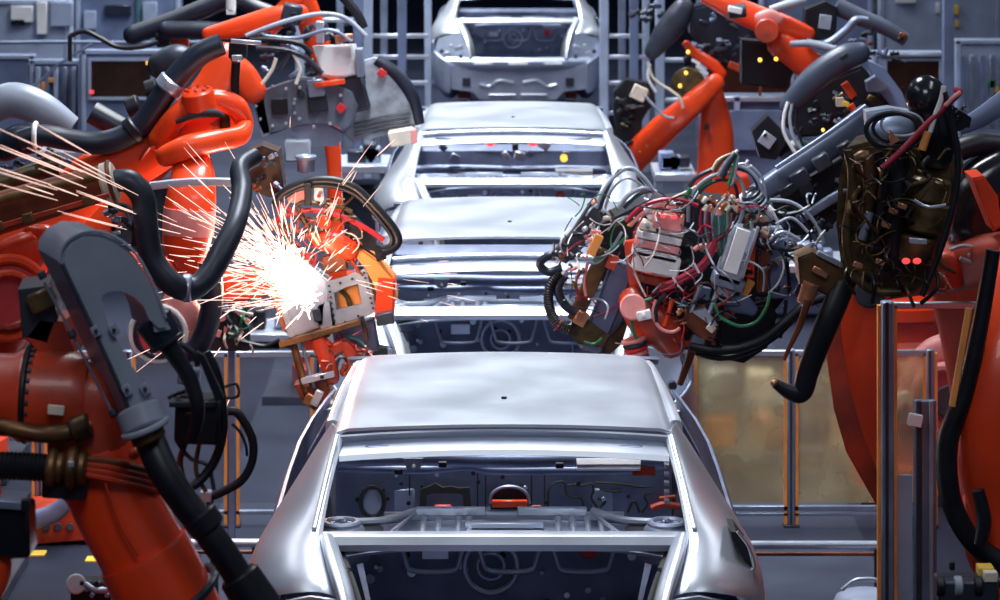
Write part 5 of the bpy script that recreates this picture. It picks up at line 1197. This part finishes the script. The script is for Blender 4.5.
# robot base seen on the floor at lower left
Y = 16.6
t = thing('robot_plinth', 'faded red plinth plate on the floor behind the black motor', 'plinth', base_loc(58, Y))
M(Y).prism("22,512 86,508 92,540 26,545", (0, .35, 0), 1).build('red_side', ORANGED, t)
for x in (46, 58, 70): M(Y).cyl("%f,527,-.02 %f,527,.02" % (x, x), 4).build('bolt', GREYD, t)
M(Y).limb("26,522,-.1 52,514,-.1 72,498,-.1", [9, 9, 8]).build('slate_hose', BLUEG, t)
for x, Yf, w_, lab in ((33, 16.42, .13, 'longer strip of yellow tape on the floor below the black motor'), (92, 16.3, .06, 'short piece of yellow tape on the floor beside the orange arm')):
    tag(M().box([((x-500)*Yf/F, Yf, .004)], w_, .008, .10).build('floor_tape', YELLOW), lab, 'tape')
# cable board behind the sparks
Y = 16.0
t = thing('valve_panel', 'dark valve panel stuffed with wires left of the sparking gun', 'panel', base_loc(232, Y))
M(Y).box("232,%f,.1" % ((300+570)/2), 7, 270, 8).build('stand', BLUEG, t)
M(Y).box("230,322,-.02", 40, 56, 14).build('board', GREYD, t)
for k_ in range(24):
    x = R.uniform(214, 250); y = R.uniform(300, 345)
    if k_ % 2: M(Y).sweep("%f,%f,-.08 %f,%f,-.11 %f,%f,-.08" % (x, y, x+R.uniform(-10, 10), y+8, x+R.uniform(-14, 14), y+R.uniform(10, 20)), R.uniform(.9, 1.8), seg=6).build('wire', R.choice((GREEN, GREYC, BLACK, CREAM, NAVY, TEAL)), t)
    else: M(Y).box("%f,%f,-.08" % (x, y), R.uniform(4, 10), R.uniform(3, 8), 6, ang=R.uniform(-30, 30)).build('valve', R.choice((BLACK, ALUD, NAVY, ALU, PINK)), t)
M(Y).sweep("236,340,-.1 252,344,-.1 266,346,-.1 280,340,-.1", 2.4, seg=8).build('black_cable', BLACK, t)

# ================================================================== background machines
def cabinet(label, Y, x0, x1, top, m_, win=None, name='machine_cabinet', extra=()):
    t = thing(name, label, 'cabinet', base_loc((x0+x1)/2, Y), 'equipment cabinets along the back')
    yb = fpy(0, Y)
    M(Y).box("%f,%f,.3" % ((x0+x1)/2, (top+yb)/2), x1-x0, yb-top, 60, bev=.02).build('body', m_, t)
    d = .3-30*Y/F
    fr_ = M(Y).box("%f,%f,%f" % ((x0+x1)/2, top+2, d), x1-x0+2, 4, 4).build('top_rail', PALEB, t)
    for x in (x0+2, x1-2): M(Y).box("%f,%f,%f" % (x, (top+yb)/2, d), 4, yb-top, 4).build('upright', PALEB, t)
    if win:
        a, b, c, d_ = win
        w_ = M(Y).box("%f,%f,%f" % ((a+b)/2, (c+d_)/2, d-.01), b-a, d_-c, 2).build('window', DBROWN, t)
        M(Y).frame([P(a-2, c-2, Y+d-.03), P(b+2, c-2, Y+d-.03), P(b+2, d_+2, Y+d-.03), P(a-2, d_+2, Y+d-.03)], [P(a+1, c+1, Y+d-.03), P(b-1, c+1, Y+d-.03), P(b-1, d_-1, Y+d-.03), P(a+1, d_-1, Y+d-.03)], (0, .03, 0)).build('window_frame', PALEB, w_)
    for (px, py, w_, h_, mm, nm) in extra: M(Y).box("%f,%f,%f" % (px, py, d-.03), w_, h_, 5).build(nm, mm, t)
    return t
cabinet('cabinet with dark brown window behind the bent hose', 27.0, 82, 164, 50, BLUEG, (90, 152, 60, 98), extra=((92, 92, 3, 3, LAMPR, 'red_lamp'), (148, 63, 3, 3, LAMPY, 'amber_lamp')))
cabinet('slatted grey cabinet left of the dark brown window', 27.5, 30, 82, 60, BLUEG, extra=tuple((38+9*k, 92, 4, 50, (PALEB, ALUD)[k % 2], 'slat') for k in range(5))+((43, 86, 4, 8, AMBER, 'amber_tag'), (52, 80, 6, 5, AMBER, 'amber_tag')))
cabinet('blue grey cabinet below the top left corner', 29.0, -40, 34, 55, BLUEG)
cabinet('pale console with white screens at the top left corner', 34.0, -30, 70, 0, PALEB, extra=((22, 14, 22, 16, WHITE, 'white_screen'), (42, 18, 10, 32, WHITE, 'white_door'), (18, 22, 14, 6, BLACK, 'dark_slot'), (62, 14, 22, 24, PALEB, 'pale_door')))
cabinet('grey machine housing behind the dark pipes', 36.0, 76, 180, -10, BLUEG, extra=((118, 10, 26, 10, NAVY, 'dark_slot'), (90, 20, 12, 18, PALEB, 'pale_door'), (150, 14, 14, 24, PALEB, 'pale_door'), (138, 14, 3, 40, TEAL, 'teal_strip')))
cabinet('wide control cabinet with brown window under the raised orange elbow', 27.0, 700, 800, 48, BLUEG, (706, 792, 55, 94), extra=((752, 130, 80, 40, BLUEG, 'door'), (737, 104, 6, 16, PALEB, 'handle'), (750, 99, 100, 5, ALU, 'ledge')))
cabinet('control cabinet with brown window beside the tall square column', 28.0, 872, 946, 52, PALEB, (886, 940, 60, 104), extra=((912, 55, 60, 3, ALU, 'ledge'),))
cabinet('pale blue cabinet with slatted front at the right edge', 30.0, 956, 1030, 40, PALEB, extra=tuple((962+10*k, 90, 5, 70, (BLUEG, ALUD)[k % 2], 'slat') for k in range(5))+((992, 84, 7, 8, GREEN, 'green_tag'), (997, 90, 4, 6, AMBER, 'amber_tag')))
cabinet('pale wall cabinet with notes at the top right', 36.0, 880, 1000, -40, PALEB, extra=((956, 10, 5, 9, YELLOW, 'yellow_note'), (957, 24, 4, 6, YELLOW, 'yellow_note'), (870, 8, 10, 8, YELLOW, 'yellow_note'), (938, 8, 4, 10, WHITE, 'white_note'), (906, 0, 20, 6, WHITE, 'white_note')))
cabinet('blue equipment housing between the steel frame and grey tube cover', 33.0, 760, 872, -20, BLUEG)
# square column
o = thing('square_column', 'tall blue grey square column beside the brown cabinet window', 'column', base_loc(948, 25.5))
M(25.5).box("948,%f" % ((fpy(0, 25.5)-60)/2), 11, fpy(0, 25.5)+60, 11).build('shaft', BLUEG, o); M(25.5).box("948,%f" % (fpy(0, 25.5)-3), 20, 5, 20).build('foot_plate', GREYD, o)
# steel frames flanking the farthest car
def steel_frame(label, Y, xs, rungs, m_=ALUD):
    t = thing('steel_frame', label, 'frame', base_loc(sum(xs)/len(xs), Y), 'steel frames along the line')
    yb = fpy(0, Y)
    for i, x in enumerate(xs): M(Y).box("%f,%f,%f" % (x, (yb-70)/2, (i % 2)*.5), 7 if i % 2 else 9, yb+70, 8).build('post', (PALEB, ALUD, BLUEG)[i % 3], t)
    for y in rungs: M(Y).box("%f,%f" % ((xs[0]+xs[-1])/2, y), xs[-1]-xs[0], 4, 6).build('cross_rail', ALU, t)
    return t
steel_frame('steel frame of posts and cross rails left of the farthest car', 31.0, (368, 384, 402, 428), (36, 57, 83, 113))
steel_frame('steel frame of posts and cross rails right of the farthest car', 31.0, (604, 622, 634, 646), (36, 57, 83, 113))
steel_frame('pale steel frame behind the gripper plate', 33.0, (300, 340, 358), (20, 60, 100))
steel_frame('pale steel frame behind the dark cylinders of the upturned V robot', 33.0, (660, 700, 728), (20, 60, 100))
# low equipment between: conveyors beside the cars
def bench(label, Y, x0, x1, top, m_=BLUEG):
    t = thing('equipment_bench', label, 'bench', base_loc((x0+x1)/2, Y), 'equipment benches beside the line')
    yb = fpy(0, Y)
    M(Y).box("%f,%f,.4" % ((x0+x1)/2, top), x1-x0, 8, 90).build('bench_top', ALU, t)
    for x in (x0+6, x1-6):
        for d in (.1, .8): M(Y).box("%f,%f,%f" % (x, (top+yb)/2, d), 8, yb-top, 8).build('leg', ALUD, t)
    M(Y).box("%f,%f,.5" % ((x0+x1)/2, (top+yb)/2), x1-x0-16, (yb-top)*.6, 50).build('locker', m_, t)
    for k in range(5): M(Y).box("%f,%f,.3" % (R.uniform(x0+12, x1-12), top-8-R.uniform(0, 5)), R.uniform(8, 22), R.uniform(8, 18), 20).build('fixture', R.choice((BLACK, NAVY, ALUD, GREYD, BLUEG)), t)
    return t
bench('small pale bench behind the foot of the splayed orange arm', 24.0, 652, 694, 172, BLACK)
bench('grey bench behind the looping black gun hoses', 26.5, 330, 390, 164, GREYD)
bench('dark fixture bench beyond the left fence', 22.0, 225, 305, 330, GREYD)
bench('fixture bench beyond the tan panels', 23.0, 760, 850, 262, BLUEG)
bench('fixture bench under the pale grey cover', 24.5, 20, 200, 150, GREYD)

t = thing('parts_rack', 'rack of orange and white boxes blurred behind the tan panels', 'rack', base_loc(770, 18.4))
yb = fpy(0, 18.4)
for x in (700, 742, 826, 868): M(18.4).box("%f,%f" % (x, (350+yb)/2), 5, yb-350, 6).build('post', ALUD, t)
for y in (400, 450, yb-10): M(18.4).box("784,%f,.1" % y, 172, 4, 40).build('shelf_board', ALUD, t)
for x, y, w_, h_, m_ in ((722, 382, 30, 26, PALEB), (760, 384, 26, 28, WHITE), (806, 380, 30, 34, BLUEG), (720, 430, 32, 32, AMBER), (768, 428, 40, 36, COPPER), (842, 426, 30, 40, CREAM), (730, 472, 44, 28, COPPER), (800, 470, 36, 30, CREAM), (850, 384, 22, 26, PALEB)):
    M(18.4).box("%f,%f,.08" % (x, y), w_, h_, 30).build('box', m_, t)

for lab, Yq, pts_, r_ in (('pale conduit sloping across the slatted cabinet', 26.0, "-10,104 30,88 62,62 92,44", 1.5), ('thin pale pipe along the top of the left cabinets', 26.2, "-20,43 60,42 160,43 200,42", 2)):
    t = thing('conduit', lab, 'pipe', base_loc(30, Yq))
    M(Yq).sweep(pts_, r_, seg=8).build('tube', ALUD, t)
    M(Yq).box("30,%f" % ((fpy(0, Yq)+90)/2), 3, fpy(0, Yq)-90, 3).build('bracket', ALUD, t)
# ================================================================== light and camera
sc = bpy.context.scene
w = bpy.data.worlds.new('hall_air'); sc.world = w; w.use_nodes = True
w.node_tree.nodes['Background'].inputs['Color'].default_value = (.22, .27, .41, 1)
w.node_tree.nodes['Background'].inputs['Strength'].default_value = .25
def area(name, loc, sx, sy, e, col=(.92, .96, 1.0), spread=150, rot=(0, 0, 0)):
    l = bpy.data.lights.new(name, 'AREA'); l.shape = 'RECTANGLE'; l.size = sx; l.size_y = sy
    l.energy = e; l.color = col; l.spread = math.radians(spread)
    o = bpy.data.objects.new(name, l); C.objects.link(o); o.location = loc; o.rotation_euler = rot
    return o
for i, y in enumerate((15.2, 20.5, 26, 31.5, 37)):
    area('overhead_light', (-.3 if y < 28 else -1.4, y, 7.2), 1.5, 5.0, 350 if y < 30 else 480, spread=110)
for x in (-4.5, 4.5):
    for y in (20, 27, 36): area('overhead_light', (x, y, 7.2), .8, 7.0, 90, spread=150)
    area('overhead_light', (x*.75, 9.5, 7.0), .8, 4.0, 48, spread=140)  # unseen pair added to brighten the foreground robots
area('overhead_light', (0, 3.0, 8.0), 3, 2, 70, spread=130, rot=(math.radians(40), 0, 0))  # unseen fill added high up to light the front-facing surfaces
pl = bpy.data.lights.new('arc_light', 'POINT'); pl.energy = 34; pl.color = (1, .62, .40); pl.shadow_soft_size = .08
po = bpy.data.objects.new('arc_light', pl); C.objects.link(po); po.location = P(285, 275, 14.5)
cd = bpy.data.cameras.new('camera'); co = bpy.data.objects.new('camera', cd); C.objects.link(co)
co.location = (0, 0, ZC); co.rotation_euler = (math.pi/2, 0, 0)
cd.sensor_width = 36; cd.lens = 36*F/1000; cd.shift_y = (YH-300)/1000
cd.clip_end = 200
cd.dof.use_dof = True; cd.dof.focus_distance = 12.3; cd.dof.aperture_fstop = 6.3
sc.camera = co
vs = sc.view_settings; vs.view_transform = 'Standard'; vs.look = 'None'; vs.gamma = 1; vs.use_curve_mapping = False
vs.exposure = 0.0
